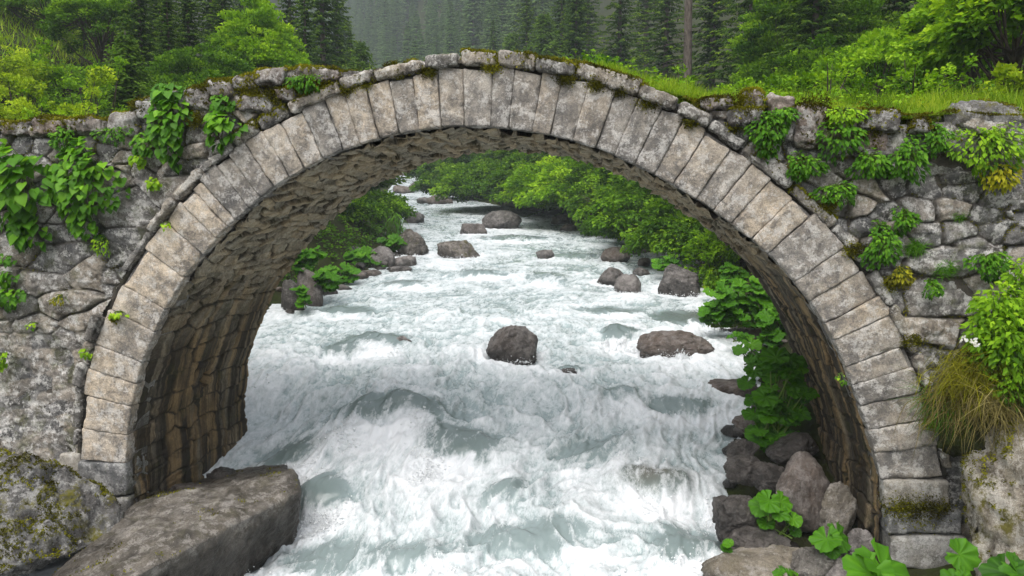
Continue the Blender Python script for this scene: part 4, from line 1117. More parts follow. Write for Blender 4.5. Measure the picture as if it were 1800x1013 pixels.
# ================================================================== broad-leaved shrubs and trees
LV = [  # px, Y, width m, height m (or top px), material, label, category, leaf, name
    (470, 25, 3.4, -15, 'leaf_bright', 'bright light green leafy tree among the dark spruces left of the arch crown', 'tree', .11),
    (430, 24, 2.6, 60, 'leaf_mid', 'green leafy tree in front of the bright light green one', 'tree', .10),
    (360, 22, 3.4, 70, 'leaf_mid', 'mid green leafy tree in front of the dark spruces on the left', 'tree', .09),
    (110, 30, 4.6, -40, 'leaf_mid', 'green leafy tree on the upper left slope beside the meadow', 'tree', .12),
    (195, 27, 3.4, -30, 'leaf_mid', 'green leafy tree behind the small bright spruce', 'tree', .11),
    (40, 16.0, 2.2, 72, 'leaf_yellow', 'yellow green bush at the far left edge above the parapet', 'shrub', .075),
    (120, 15.5, 2.0, 84, 'leaf_yellow', 'yellow green sapling bush second from the left edge', 'shrub', .07),
    (182, 16.5, 1.4, 96, 'leaf_bright', 'light green bush left of the small spruce', 'shrub', .07),
    (75, 13.4, 1.9, 150, 'leaf_bright', 'low green bush just behind the left parapet', 'shrub', .06),
    (150, 13.2, 1.6, 160, 'leaf_bright', 'low light bush behind the parapet below the small spruce', 'shrub', .06),
    (5, 12.8, 1.6, 165, 'leaf_yellow', 'yellow bush touching the left edge at parapet height', 'shrub', .06),
    (20, 20, 3.2, 60, 'leaf_yellow', 'yellow green thicket on the slope below the meadow', 'shrub', .085),
    (120, 21, 3.0, 70, 'leaf_bright', 'light green thicket on the slope behind the saplings', 'shrub', .085),
    (285, 20, 2.0, 120, 'leaf_mid', 'dark leafy bush right of the small spruce', 'shrub', .08),
    (340, 18, 1.8, 125, 'leaf_mid', 'low dark bush behind the parapet where the tall wall plant stands', 'shrub', .075),
    (1340, 20, 3.0, 88, 'leaf_mid', 'green hazel shrub right of the bare trunk', 'shrub', .09),
    (1430, 19, 3.0, 62, 'leaf_mid', 'hazel shrub with spreading boughs behind the right parapet', 'shrub', .09),
    (1530, 16.5, 2.8, 40, 'leaf_bright', 'light green hazel shrub behind the flat mossy parapet stone', 'shrub', .10),
    (1620, 17, 2.6, 60, 'leaf_mid', 'green hazel shrub between the light one and the bright maple', 'shrub', .09),
    (1480, 21, 3.6, -30, 'leaf_mid', 'tall hazel rising behind the light green shrub', 'shrub', .10),
    (1380, 23, 3.6, -60, 'leaf_mid', 'tall dark leaved shrub beside the big drooping spruce', 'shrub', .10),
    (1765, 11.8, 2.6, -140, 'leaf_bright', 'bright maple with large light leaves at the right edge', 'tree', .13),
    (1690, 14.5, 2.6, -70, 'leaf_bright', 'light green maple left of the bright one at the right edge', 'tree', .11),
    (1790, 10.9, 1.2, 110, 'leaf_yellow', 'yellow green bush at the right edge behind the white capstone rock', 'shrub', .09),
    # seen through the arch, right bank
    (835, 50, 6.0, 268, 'leaf_mid', 'leafy tree overhanging the far bend of the river', 'tree', .16),
    (900, 46, 4.6, 262, 'leaf_mid', 'dark leafy tree right of the one at the far bend', 'tree', .15),
    (930, 41, 3.6, 300, 'leaf_mid', 'bluish green bush at the waterside in the middle of the right bank trees', 'shrub', .13),
    (1010, 38, 4.6, 256, 'leaf_bright', 'bright green waterside tree with leafy boughs seen under the arch crown', 'tree', .14),
    (1085, 33, 4.6, 258, 'leaf_mid', 'broad waterside tree hanging low over the river', 'tree', .13),
    (1165, 28, 4.0, 290, 'leaf_mid', 'waterside tree beside the right leg of the arch', 'tree', .125),
    (1230, 24, 2.8, 330, 'leaf_mid', 'leafy bush filling the corner beside the right leg of the arch', 'shrub', .11),
    (960, 52, 5.0, 250, 'leaf_mid', 'shaded tree behind the waterside trees', 'tree', .16),
    (780, 62, 4.0, 285, 'leaf_mid', 'small tree at the far left end of the right bank trees', 'tree', .16),
    (1130, 44, 6.0, 230, 'leaf_mid', 'shaded tree high on the right bank behind the waterside trees', 'tree', .15),
    (1240, 34, 5.5, 250, 'leaf_mid', 'shaded tree uphill behind the leafy bush', 'tree', .14),
    (1000, 52, 6.0, 232, 'leaf_mid', 'tall shaded tree behind the bright green waterside tree', 'tree', .17),
    (1100, 43, 6.0, 226, 'leaf_mid', 'tall shaded tree behind the broad waterside tree', 'tree', .16),
    (1200, 35, 4.6, 240, 'leaf_mid', 'shaded tree behind the leafy corner bush', 'tree', .15),
    (880, 62, 6.4, 236, 'leaf_mid', 'shaded tree behind the far bend of the river', 'tree', .18),
    (805, 76, 6.0, 258, 'leaf_mid', 'far small tree left of the shaded one at the river bend', 'tree', .2),
    (1255, 21.5, 1.8, 372, 'leaf_bright', 'light leafy bough low over the rocks beside the right leg', 'shrub', .11),
    # left bank under the arch
    (655, 36, 2.4, 340, 'leaf_mid', 'bush at the left shore seen beside the underside of the arch', 'shrub', .12),
    (615, 31, 2.0, 375, 'leaf_mid', 'dark bush on the left bank above the side channel', 'shrub', .11),
]
HANG = {29: .0}
for q, (px, Y, W, top, mat, label, cat, leaf) in enumerate(LV):
    if Y > 23 and 770 < px < 1260:
        c = atY(px, 374, Y); x = max(c[0], eR(Y) - W * .30); loc = (x, Y, float(zw(Y)) + .15)
    else: loc = gp(px, Y, -.1)
    if top >= 268 - 40 and Y > 23 and 770 < px < 1260: loc = (loc[0], loc[1], min(loc[2], float(zw(Y)) + .3))
    H = max(zpx(top, Y) - loc[2], .8)
    n = int(np.clip(W * H * 16, 80, 460)); per = 110; st = 0
    if mat == 'leaf_yellow' or (px < 200 and Y < 23) or 'bright leafy' in label or 'low' in label: st = int(5 + 3 * W)
    cs = .22 + .03 * W
    zl = .02 if (cat == 'shrub' or 770 < px < 1260) else .1
    under = Y > 23 and 600 < px < 1260 and top > 220
    if Y > 26: n = int(n * .75); per = 90
    if under: W *= 1.6; cs = .30 + .03 * W; per = 95; leaf *= 1.25; n = int(n * 1.6); zl = .03
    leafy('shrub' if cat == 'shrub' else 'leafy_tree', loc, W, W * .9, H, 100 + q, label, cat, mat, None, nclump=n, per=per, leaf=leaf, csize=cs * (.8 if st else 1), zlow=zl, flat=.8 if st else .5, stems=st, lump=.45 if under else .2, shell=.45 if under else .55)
# ================================================================== plants rooted in the bridge walls
def wall_plant(px, py, w, h, n, leaf, label, seed, mat='leaf_wall', out=.16, tmpl='heart', cat='plant', name='wall_plant', d0=0.0, droop=.75, group=None):
    """leaves spread over an oval (photo px) in front of the face, on stems from a root in the joint"""
    rg = np.random.default_rng(seed)
    c = face(np.array(float(px)), np.array(float(py)))
    if n >= 20: n = int(n * (1.9 if tmpl == 'heart' else 1.5)); leaf *= 1.12
    W, H = w * .0063 / 2, h * .0063 / 2
    root2 = c + np.array([0, H * .45])
    ns = max(2, int(n / 9))
    ends = []
    a = rg.uniform(0, 6.28, n); r = np.sqrt(rg.random(n)) * (1 + .25 * np.sin(3 * a + seed))
    u = c[0] + W * r * np.cos(a); z = c[1] + H * r * np.sin(a)
    dd = -(.05 + out * (1 - .75 * r ** 2) * rg.uniform(.35, 1, n)) + d0
    pos = fw(u, z, dd)
    out_dir = -AX
    radial = TT * (np.cos(a) * r)[:, None] * .8 + np.array([0, 0, 1.]) * (np.sin(a) * r * .6 - droop)[:, None] + out_dir * rg.uniform(.25, .9, n)[:, None] + rg.normal(0, .2, (n, 3))
    nr = out_dir * .75 + np.array([0, 0, .8]) + rg.normal(0, .28, (n, 3))
    ln = leaf * rg.uniform(.4, 1.35, n)
    ti = np.clip(.35 + .22 * (dd / -out) + .18 * np.sin(a) * r + rg.normal(0, .19, n), 0, 1)
    T, wr = {'heart': (HEART, .95), 'dia': (DIA2, .5), 'blade': (BLADE2, .10), 'round': (ROUND[seed % 4], 1.0)}[tmpl]
    if tmpl == 'blade':
        rp = fw(c[0] + rg.normal(0, W * .25, n), c[1] - H * .1 + rg.normal(0, H * .2, n), .03 + d0 + rg.normal(0, .01, n))
        radial = TT * rg.normal(0, .7, n)[:, None] + np.array([0, 0, 1.]) * rg.normal(.35, .55, n)[:, None] + out_dir * rg.uniform(.3, 1, n)[:, None]
        pos = rp; ln = leaf * rg.uniform(.6, 1.2, n)
    A = scatter(T, pos, radial, nr, ln, ln * wr, ti)
    rt = fw(root2[0], root2[1], .06 + d0)
    r0 = thing(name, fw(c[0], c[1] - H, d0), label, cat, group)
    mk('leaves', A[0], A[1], M[mat], r0, attrs=A[2])
    if tmpl != 'blade':
        st = []
        for k in rg.choice(n, min(n, ns * 2), replace=False):
            e = pos[k]; st.append(tube([rt, rt * .5 + e * .5 - AX * .04 + np.array([0, 0, .03]), e], [.006, .0045, .002], 4))
        V, F, at = join(st); mk('stems', V, F, M['stem'], r0, attrs=at)
    return r0
wp = wall_plant
wp(48, 325, 150, 150, 130, .115, 'large leaved climber spilling over the wall at the left edge', 1, out=.42)
wp(162, 322, 118, 150, 150, .080, 'dense leafy climber to the right of the large leaved one on the left wall', 2, out=.34)
wp(60, 400, 62, 84, 34, .10, 'drooping leafy tail hanging below the large leaved climber', 3, out=.2)
wp(160, 388, 48, 66, 34, .075, 'small leafy tail hanging below the dense climber', 4, out=.18)
wp(186, 430, 36, 36, 46, .042, 'light green tuft of small leaves in the left wall below the leafy tail', 5, 'leaf_bright', .12, 'dia')
wp(306, 222, 66, 118, 105, .078, 'tall leafy plant climbing over the left parapet', 6, 'leaf_wall', .24)
wp(303, 165, 44, 40, 26, .085, 'bright leafy top of the tall plant rising above the left parapet', 7, 'butterbur', .18)
wp(400, 228, 60, 58, 40, .085, 'leafy plant hanging in the left wall close to the arch stones', 8, out=.2)
wp(394, 180, 36, 30, 26, .055, 'small bright leafy plant among the mossy stones of the left shoulder', 9, 'butterbur', .12)
wp(262, 255, 48, 40, 44, .052, 'low leafy plant left of the foot of the tall one', 10, out=.14)
wp(252, 280, 30, 22, 20, .05, 'little leafy plant below the low one on the left wall', 43, 'leaf_bright', .1)
wp(120, 246, 44, 46, 120, .05, 'feathery green weed under the parapet on the left wall', 11, 'fern', .16, 'dia')
wp(205, 238, 70, 30, 130, .04, 'dark straggly weed under the left parapet stones', 12, 'fern', .12, 'dia')
wp(22, 520, 62, 36, 46, .062, 'leafy plant in the left wall near the left edge at half height', 13, out=.15)
wp(18, 487, 34, 30, 26, .055, 'leafy sprig just above the half height plant at the left edge', 14, out=.12)
wp(20, 456, 26, 20, 14, .06, 'pair of bright leaves beside a big wall stone at the left edge', 15, 'butterbur', .08)
wp(275, 322, 24, 20, 24, .04, 'tiny bright tuft in a joint next to the hood stones on the left', 16, 'leaf_bright', .08)
wp(62, 572, 20, 13, 16, .034, 'tiny tuft in the smooth lower left wall', 17, 'leaf_bright', .06)
wp(9, 630, 24, 28, 24, .055, 'yellow green leafy tuft at the left edge of the lower wall', 18, 'leaf_bright', .1)
wp(160, 618, 22, 17, 18, .042, 'small bright tuft at the outer edge of the lower left arch stones', 19, 'leaf_bright', .08)
wp(300, 397, 16, 14, 14, .034, 'tiny green sprig on the face of the left arch stones', 20, 'leaf_bright', .06, d0=-.03)
wp(216, 552, 34, 9, 22, .030, 'thin line of green leaves in a joint of the left arch stones', 21, 'leaf_bright', .05, d0=-.03)
wp(110, 527, 34, 20, 60, .03, 'olive weed in the left wall joint', 22, 'moss', .08, 'dia')
wp(75, 812, 34, 26, 26, .05, 'bright leafy sprig growing on the mossy rock at the bottom left', 23, 'butterbur', .12, d0=-.25)
wp(540, 147, 64, 30, 150, .045, 'green weed hanging from the parapet left of the arch crown', 24, 'fern', .14, 'dia')
# right wall
wp(1345, 232, 58, 72, 260, .055, 'dark feathery weed hanging beside the tall brown parapet block', 25, 'fern', .2, 'dia')
wp(1372, 205, 40, 30, 120, .05, 'feathery green tuft above the hanging weed left of the brown parapet block', 44, 'fern', .14, 'dia')
wp(1470, 245, 72, 56, 150, .058, 'bright leafy herb under the parapet right of the brown block', 26, 'fern', .18, 'dia')
wp(1410, 292, 56, 38, 190, .05, 'green weed with thin stalks near the right hood stones', 27, 'fern', .15, 'dia')
wp(1524, 288, 56, 42, 190, .055, 'dense round herb in the upper right wall', 28, 'fern', .18, 'dia')
wp(1590, 282, 58, 66, 230, .058, 'large leafy herb right of the dense round one', 29, 'fern', .2, 'dia')
wp(1468, 340, 58, 36, 170, .045, 'dark grassy herb hanging near the right arch stones', 30, 'fern', .15, 'dia')
wp(1730, 262, 120, 84, 330, .058, 'light green shrublet growing out of the wall under the white capstone rock', 31, 'leaf_bright', .3, 'dia')
wp(1745, 310, 56, 46, 120, .055, 'yellowing leaves at the foot of the light green shrublet', 32, 'leaf_autumn', .2, 'dia')
wp(1640, 245, 40, 50, 150, .05, 'green herb left of the white capstone rock', 33, 'fern', .15, 'dia')
wp(1544, 432, 50, 68, 260, .05, 'tall green tuft in the middle of the right wall', 34, 'fern', .2, 'dia')
wp(1610, 434, 46, 42, 240, .062, 'grassy tuft to the right of the tall green one', 35, 'fern', .15, 'blade')
wp(1664, 470, 52, 50, 260, .060, 'grassy tuft lower right in the wall beside a white stone', 36, 'fern', .15, 'blade')
wp(1733, 464, 56, 40, 240, .050, 'dark green cushion of herbs near the right edge of the wall', 37, 'fern', .15, 'dia')
wp(1688, 377, 34, 24, 160, .055, 'small dark grass cushion between white stones in the right wall', 38, 'fern', .12, 'blade')
wp(1584, 386, 36, 38, 150, .045, 'green sprig in the right wall above the tall tuft', 39, 'fern', .14, 'dia')
wp(1634, 506, 28, 26, 110, .04, 'small tuft in the right wall above the dry grass', 40, 'fern', .12, 'dia')
wp(1578, 484, 36, 30, 130, .04, 'olive weed trailing beside the right hood stones', 41, 'moss', .1, 'dia')
wp(1480, 668, 14, 18, 12, .035, 'tiny green sprig on the inner edge of the right arch stones', 42, 'leaf_bright', .06, d0=.1)
wp(1480, 205, 60, 26, 150, .05, 'leafy herb between the brown block and the flat mossy stone on the right parapet', 45, 'leaf_bright', .12, 'dia', d0=-.02)

# ================================================================== moss and grass on the bridge
def moss_on(pts, nrm, seed, ln=.022):
    rg = np.random.default_rng(seed); n = len(pts)
    dr = nrm + rg.normal(0, .55, (n, 3)); nr = np.cross(dr, rg.normal(size=(n, 3)))
    cl = fbm(pts * 4.5, 3, 31); f2 = fbm(pts * 14, 2, 32)
    return scatter(DIA2, pts, dr, nr, ln * rg.uniform(.6, 1.5, n), ln * .7, np.clip(.42 + .75 * cl + .25 * f2 + rg.normal(0, .12, n), 0, 1))
rg = np.random.default_rng(77)
N = 90000
u = rg.uniform(-9.2, 7.4, N); d = -.05 + rg.random(N) ** 1.7 * .55
z = ztop(u) + .012 + .035 * fbm(v3(u * 3, d * 3, 1), 3, 5) + .05 * np.maximum(0, fbm(v3(u * 1.6, d * 1.5, 7), 3, 15))
cov = fbm(v3(u * 1.3, d * 2.0, 3), 4, 55) + .35 * fbm(v3(u * 5, d * 5, 3), 2, 56)
right = u > .9
k = (cov > np.where(right, -.02, .02)) & ~((np.abs(u) < .9) & (rg.random(N) < .55)) & ~((d < .03) & (rg.random(N) < .6))
P = fw(u, z, d)[k]
A1 = moss_on(P, np.tile(np.array([[0, 0, 1.]]) - .3 * AX, (len(P), 1)), 5)
# moss tufts hanging on the stones under the coping
tuft = [(995, 138, 14), (1050, 150, 14), (1140, 181, 16), (1090, 160, 12), (755, 128, 12), (865, 118, 14), (700, 128, 12), (640, 145, 14), (610, 158, 12), (920, 113, 10), (480, 170, 16), (520, 160, 18), (440, 155, 22), (560, 150, 18),
        (1230, 188, 14), (1215, 215, 12), (1290, 225, 12), (1400, 300, 16), (1340, 270, 14), (1455, 360, 14), (205, 560, 8), (345, 210, 16), (380, 165, 22), (250, 190, 16), (1450, 215, 20), (1310, 180, 18), (1520, 215, 26), (1430, 190, 22), (1500, 440, 14), (1560, 500, 14), (1600, 600, 14), (1640, 740, 16), (1610, 895, 34), (1580, 890, 22), (1645, 893, 18)]
Ps = []
for q, (x, y, s) in enumerate(tuft):
    c = face(np.array(float(x)), np.array(float(y))); m = int(60 * s)
    g0 = rg.normal(size=(m, 3)); 
    Ps.append(fw(c[0] + g0[:, 0] * s * .0036, c[1] + g0[:, 1] * s * .0026, .0 - np.abs(g0[:, 2]) * .028 - .005))
P2 = np.concatenate(Ps)
A2 = moss_on(P2, np.tile(-AX + np.array([0, 0, .4]), (len(P2), 1)), 6)
def surf(VF, n, seed, cond):
    V, F = VF; rg = np.random.default_rng(seed)
    a, b, c = V[F[:, 0]], V[F[:, 1]], V[F[:, 2]]; cr = np.cross(b - a, c - a); ar = np.linalg.norm(cr, axis=1)
    i = rg.choice(len(F), n, p=ar / ar.sum()); r1, r2 = np.sqrt(rg.random(n))[:, None], rg.random(n)[:, None]
    P = a[i] * (1 - r1) + b[i] * r1 * (1 - r2) + c[i] * r1 * r2; N = cr[i] / (ar[i][:, None] + 1e-12)
    m = cond(P, N, fbm(P * 2.6, 4, seed) + .4 * fbm(P * 11, 2, seed + 1)); return P[m], N[m]
Ex = []
for VF, n, sd, th, zt_ in ((CORNER, 150000, 3, .34, -.14), (LEDGE, 30000, 4, .8, .34), (CAPR, 26000, 5, .55, .0), (BANKR, 50000, 6, -.2, .16)):
    P, N = surf(VF, n, sd, lambda P, N, f: (N[:, 2] > th + .12 * f) & (f > zt_) & (N[:, 1] < .5))
    Ex.append(moss_on(P + N * .004, N, sd))
for q, (V, F) in enumerate(MOSSY):
    P, N = surf((V, np.concatenate([F[:, :3], F[:, [0, 2, 3]]])), 6500, 200 + q, lambda P, N, f: (N[:, 2] > .25 + .2 * f) & (f > -.16) & (fbm(P * 1.1, 2, 77) > -.28))
    if len(P): Ex.append(moss_on(P + N * .004, N, q, .026))
for q, WP in enumerate(WALLPTS):
    f = fbm(WP * 1.7, 3, 90 + q) + .5 * fbm(WP * 7, 2, 91)
    P = WP[(f > (.2, .10)[q]) & (rg.random(len(WP)) < .6) & (WP[:, 2] > -2.6)]
    P = np.repeat(P, 3, 0) + rg.normal(0, .012, (3 * len(P), 3)) - AX * .012
    Ex.append(moss_on(P, np.tile(-AX + np.array([0, 0, .5]), (len(P), 1)), 20 + q, .018))
V, F, A = join([A1, A2] + Ex)
tag(mk('moss', V, F, M['moss'], attrs=A, origin=(0, 8, 0)), kind='stuff')

def blades(pts, ln, seed, up=1.0, spread=.45, wd=.035, tmpl=None, tl=.0):
    rg = np.random.default_rng(seed); n = len(pts)
    dr = np.array([0, 0, up]) + rg.normal(0, spread, (n, 3)); dr[:, 2] = np.abs(dr[:, 2])
    nr = np.cross(dr, rg.normal(size=(n, 3)))
    L = ln * rg.uniform(.45, 1.25, n)
    return scatter(tmpl or BLADE, pts, dr, nr, L, L * wd + .002, np.clip(.45 + .5 * fbm(pts * 1.8, 3, 8) + rg.normal(0, .16, n) + tl, 0, 1))
N = 90000
u = rg.uniform(-6.5, 6.5, N); d = rg.uniform(.12, WID - .05, N)
den = np.where(u > .4, 1.0, np.where(u < -1.6, .30, .10)) * (.35 + .65 * sst(-.3, .3, fbm(v3(u * 1.2, d * 1.2), 3, 9)))
k = rg.random(N) < den
uu, dd = u[k], d[k]
zz = ztop(uu) - .05 + .14 * sst(.5, 1.6, uu) * sst(.25, .8, dd) + .10 * np.sin(np.clip(dd / WID, 0, 1) * pi) + .05 * fbm(v3(uu * 1.7, dd * 1.7), 4, 3)
P = fw(uu, zz, dd)
hgt = np.where(uu > .6, .17 + .16 * fbm(v3(uu * 1.6, dd * 1.6), 3, 6), .08)
parts = [blades(P, hgt, 3)]
m = 16000; u = rg.uniform(.9, 6.3, m); d = rg.uniform(.0, .32, m); kk = fbm(v3(u * 2.2, d * 1.0, 3), 3, 12) > .0; u, d = u[kk], d[kk]
parts.append(blades(fw(u, ztop(u) + .03 + .05 * d, d), .10, 14, spread=.7, wd=.05))
# taller stalks
m = 420; u = rg.uniform(.6, 6.3, m); d = rg.uniform(.8, WID, m)
parts.append(blades(fw(u, ztop(u), d), .42, 4, spread=.22, wd=.012))
m = 130; u = rg.uniform(-6, .2, m); d = rg.uniform(.5, WID, m)
parts.append(blades(fw(u, ztop(u), d), .26, 5, spread=.25, wd=.014))
# meadow on the slope behind both ends
m = 42000
X = np.concatenate([rg.uniform(-13, -4.5, m // 3), rg.uniform(3.5, 7, m // 3), rg.uniform(-34, -12, m // 3)]); Y = np.concatenate([rg.uniform(11.2, 18, 2 * (m // 3)), rg.uniform(20, 42, m // 3)])
dr_ = np.maximum(eL(Y) - X, X - eR(Y)); kk = dr_ > 2.0
X, Y = X[kk], Y[kk]
parts.append(blades(v3(X, Y, gz(X, Y) - .03), np.where(Y > 19, .42, .26), 6, wd=np.where(Y > 19, .07, .045)))
V, F, A = join(parts)
tag(mk('grass', V, F, M['grass'], attrs=A, origin=(0, 8, 0)), kind='stuff')
# ground cover of broad leaves between the shrubs (nobody could count it)
m = 60000
X = np.concatenate([rg.uniform(-16, -4.3, m // 2), rg.uniform(3.0, 14, m // 2)]); Y = 11.3 + 26 * rg.random(len(X)) ** 1.3
dr_ = np.maximum(eL(Y) - X, X - eR(Y)); kk = (dr_ > .9) & (fbm(v3(X * .9, Y * .9), 3, 66) > -.25)
X, Y = X[kk], Y[kk]; n = len(X)
P = v3(X, Y, gz(X, Y) + rg.uniform(0, .35, n) * (.6 + .8 * np.clip(fbm(v3(X * .6, Y * .6), 3, 67), -.5, 1)))
ln = rg.uniform(.06, .13, n) * (.8 + .02 * Y)
A = scatter(DIA, P, rg.normal(size=(n, 3)) * [1, 1, .3], np.array([0, -.25, 1.]) + rg.normal(0, .4, (n, 3)), ln, ln * .75, np.clip(.4 + .5 * fbm(P * .8, 3, 68) + rg.normal(0, .15, n), 0, 1))
tag(mk('undergrowth', A[0], A[1], M['leaf_mid'], attrs=A[2], origin=(0, 12, 0)), kind='stuff')
m = 9000
u = rg.uniform(-6.4, 6.4, m); d = rg.uniform(.25, WID, m); kk = (fbm(v3(u * 1.3, d * 1.3), 3, 71) > .05) & ((u > .5) | (u < -1.8)); u, d = u[kk], d[kk]; n = len(u)
P = fw(u, ztop(u) + .02 + .14 * sst(.5, 1.6, u) * sst(.25, .8, d) + rg.uniform(0, .22, n) * np.where(u > .5, 1, .5), d)
ln = rg.uniform(.03, .07, n)
A = scatter(DIA, P, rg.normal(size=(n, 3)) * [1, 1, .4], np.array([0, -.4, 1.]) + rg.normal(0, .4, (n, 3)), ln, ln * .7, np.clip(.4 + .4 * fbm(P * 2, 3, 68) + rg.normal(0, .18, n), 0, 1))
tag(mk('deck_herbs', A[0], A[1], M['leaf_bright'], attrs=A[2], origin=(0, 8, 0)), kind='stuff')
for q, (px, top, W, mat, label) in enumerate([(1315, 138, .9, 'leaf_bright', 'small light shrub at the back edge of the deck left of the brown parapet block'), (1385, 118, 1.1, 'leaf_mid', 'small green shrub at the back edge of the deck behind the brown parapet block'),
        (1455, 105, 1.1, 'leaf_bright', 'light shrub at the back edge of the deck right of the brown parapet block'), (1535, 120, 1.2, 'leaf_mid', 'green shrub behind the flat mossy parapet stone'), (1600, 96, 1.2, 'leaf_bright', 'light shrub behind the small pale parapet stone'),
        (1665, 120, 1.0, 'leaf_mid', 'green shrub behind the left end of the white capstone rock'), (1060, 92, .5, 'fern', 'small dark shrublet on the deck right of the arch crown'), (1180, 118, .6, 'leaf_mid', 'small shrublet on the deck above the right shoulder of the arch')]):
    b = face(np.array(float(px)), np.array(200.), 2.6); zb_ = float(ztop(b[0])) + .02; p = fw(b[0], zb_, 2.6)
    leafy('shrub', tuple(p), W, W * .7, max(.35, zpx(top, p[1]) - zb_), 860 + q, label, 'shrub', mat, None, nclump=int(60 * W), per=60, leaf=.055, csize=.15, zlow=.02, stems=int(4 + 4 * W), flat=.8)

# ================================================================== butterbur and other bank plants
def butterbur(px, py, w, h, Y, n, leaf, label, seed, mat='butterbur', tmpl='round', stalk=True, tilt=.45, depth=.6, name='butterbur'):
    rg = np.random.default_rng(seed); W, H = w * Y / FOC / 2, h * Y / FOC / 2
    c = atY(px, py, Y)
    a = rg.uniform(0, 6.28, n); r = np.sqrt(rg.random(n))
    if n < 5: a = np.arange(n) * 6.28 / n + .4; r = np.full(n, .55)
    pos = c + np.stack([W * r * np.cos(a), W * depth * rg.uniform(-1, 1, n), H * r * np.sin(a)], -1)
    nr = np.array([0, -tilt, 1.]) + np.stack([np.cos(a) * .35, np.zeros(n), np.zeros(n)], -1) + rg.normal(0, .22, (n, 3))
    dr = np.stack([np.cos(a) * .8, np.full(n, -.75), -.1 + .2 * np.sin(a)], -1) + rg.normal(0, .35, (n, 3))
    nr = unit(nr); dr = dr - (dr * nr).sum(1)[:, None] * nr
    ln = leaf * rg.uniform(.65, 1.2, n)
    ti = np.clip(.42 + .25 * np.sin(a) * r + rg.normal(0, .16, n), 0, 1)
    if tmpl == 'round':
        parts = []
        for k in range(4):
            i = np.arange(n) % 4 == k
            parts.append(scatter(ROUND[k], pos[i], dr[i], nr[i], ln[i], ln[i], ti[i]))
        A = join([p for p in parts if len(p[0])])
        FF = A[1][0]
    else:
        T, wr = {'dia': (DIA, .6), 'heart': (HEART, .9), 'blade': (BLADE2, .1)}[tmpl]
        A = scatter(T, pos, dr, nr, ln, ln * wr, ti); FF = A[1]
    base = c + np.array([0, W * .2, -H])
    r0 = thing(name, base, label, 'plant')
    mk('leaves', A[0], FF, M[mat], r0, attrs=A[2])
    st = []
    for k in range(0, n, 1 if n < 60 else 3):
        b = base + np.array([rg.normal(0, W * .3), rg.normal(0, .05), -.04]); e = pos[k] - nr[k] * ln[k] * .1
        st.append(tube([b, b * .4 + e * .6 + np.array([0, .03, -.02]), e], [.012 * leaf / .25 + .002, .009 * leaf / .25 + .002, .006 * leaf / .25 + .001], 5))
    V, F, at = join(st); mk('stalks', V, F, M['stem'], r0, attrs=at)
    return r0
bb = butterbur
bb(1368, 700, 100, 190, 9.75, 70, .29, 'big butterbur clump at the inner foot of the right leg of the arch', 1)
bb(1310, 530, 120, 90, 15.5, 95, .30, 'spreading butterbur clump on the right bank behind the right leg', 2)
bb(1265, 552, 70, 44, 15.6, 40, .26, 'lower left lobe of the butterbur on the right bank at the water', 8)
bb(1368, 572, 60, 64, 14.6, 36, .30, 'darker butterbur behind the inner edge of the right leg', 3)
bb(1330, 620, 60, 40, 12.6, 16, .28, 'few butterbur leaves above the big clump', 9)
bb(1362, 890, 74, 44, 7.9, 4, .27, 'three bright scalloped leaves in front of the big smooth boulder', 4, tilt=.7)
bb(1385, 922, 70, 36, 7.95, 5, .18, 'small darker scalloped leaves under the three bright ones', 10, tilt=.7)
bb(1458, 944, 66, 52, 7.3, 3, .26, 'two bright scalloped leaves at the foot of the right leg', 5, tilt=.8)
bb(1552, 1004, 70, 20, 6.35, 2, .50, 'huge bright scalloped leaf cut by the bottom edge', 6, tilt=.85)
bb(1687, 978, 20, 16, 6.3, 1, .32, 'round dark green leaf below the right footing', 7, tilt=1.4)
bb(1782, 1004, 40, 20, 5.8, 2, .34, 'bright scalloped leaf at the bottom right corner', 11, tilt=.8)
bb(1690, 1016, 40, 10, 6.1, 2, .22, 'small scalloped leaf peeking below the round dark one', 15, tilt=.8)
bb(1276, 963, 26, 26, 7.7, 6, .09, 'tiny bright leaves on the ledge rock at the bottom right shore', 12)
bb(1380, 1005, 40, 16, 7.0, 8, .09, 'small bright leaves at the bottom edge of the ledge rock', 16)
bb(1172, 462, 40, 24, 22.5, 26, .28, 'leafy plant on top of the large brown and pink boulder', 13)
bb(1290, 478, 40, 40, 20, 26, .28, 'shaded leafy plant behind the right leg of the arch', 14)
bb(640, 455, 80, 36, 25, 60, .34, 'bright leafy bed among the rocks of the left bank', 20)
bb(690, 425, 46, 26, 28, 30, .34, 'bright leafy plant beside the dark mossy crowned boulder', 21)
bb(600, 480, 60, 30, 22, 36, .32, 'leafy bed at the waterline of the left bank', 22)
bb(545, 455, 44, 40, 19.5, 20, .38, 'large leaved plant above the tall upright dark rock', 23)
bb(575, 490, 40, 40, 19.2, 22, .30, 'leafy plant right of the tall upright dark rock', 24)
bb(528, 520, 26, 40, 18.2, 14, .26, 'leafy plant between the upright rock and the left leg', 25)
bb(692, 395, 44, 44, 33, 80, .42, 'dark green fern standing on the left bank boulders', 26, 'fern', 'blade')
bb(600, 402, 44, 26, 32, 40, .36, 'light leafy bush low on the left bank by the arch', 27)
bb(1300, 590, 30, 14, 14.2, 10, .2, 'little leaves at the edge of the wet stones on the right bank', 28)
bb(1175, 470, 24, 14, 22.2, 12, .22, 'light leaves in the gap left of the large brown and pink boulder', 29)

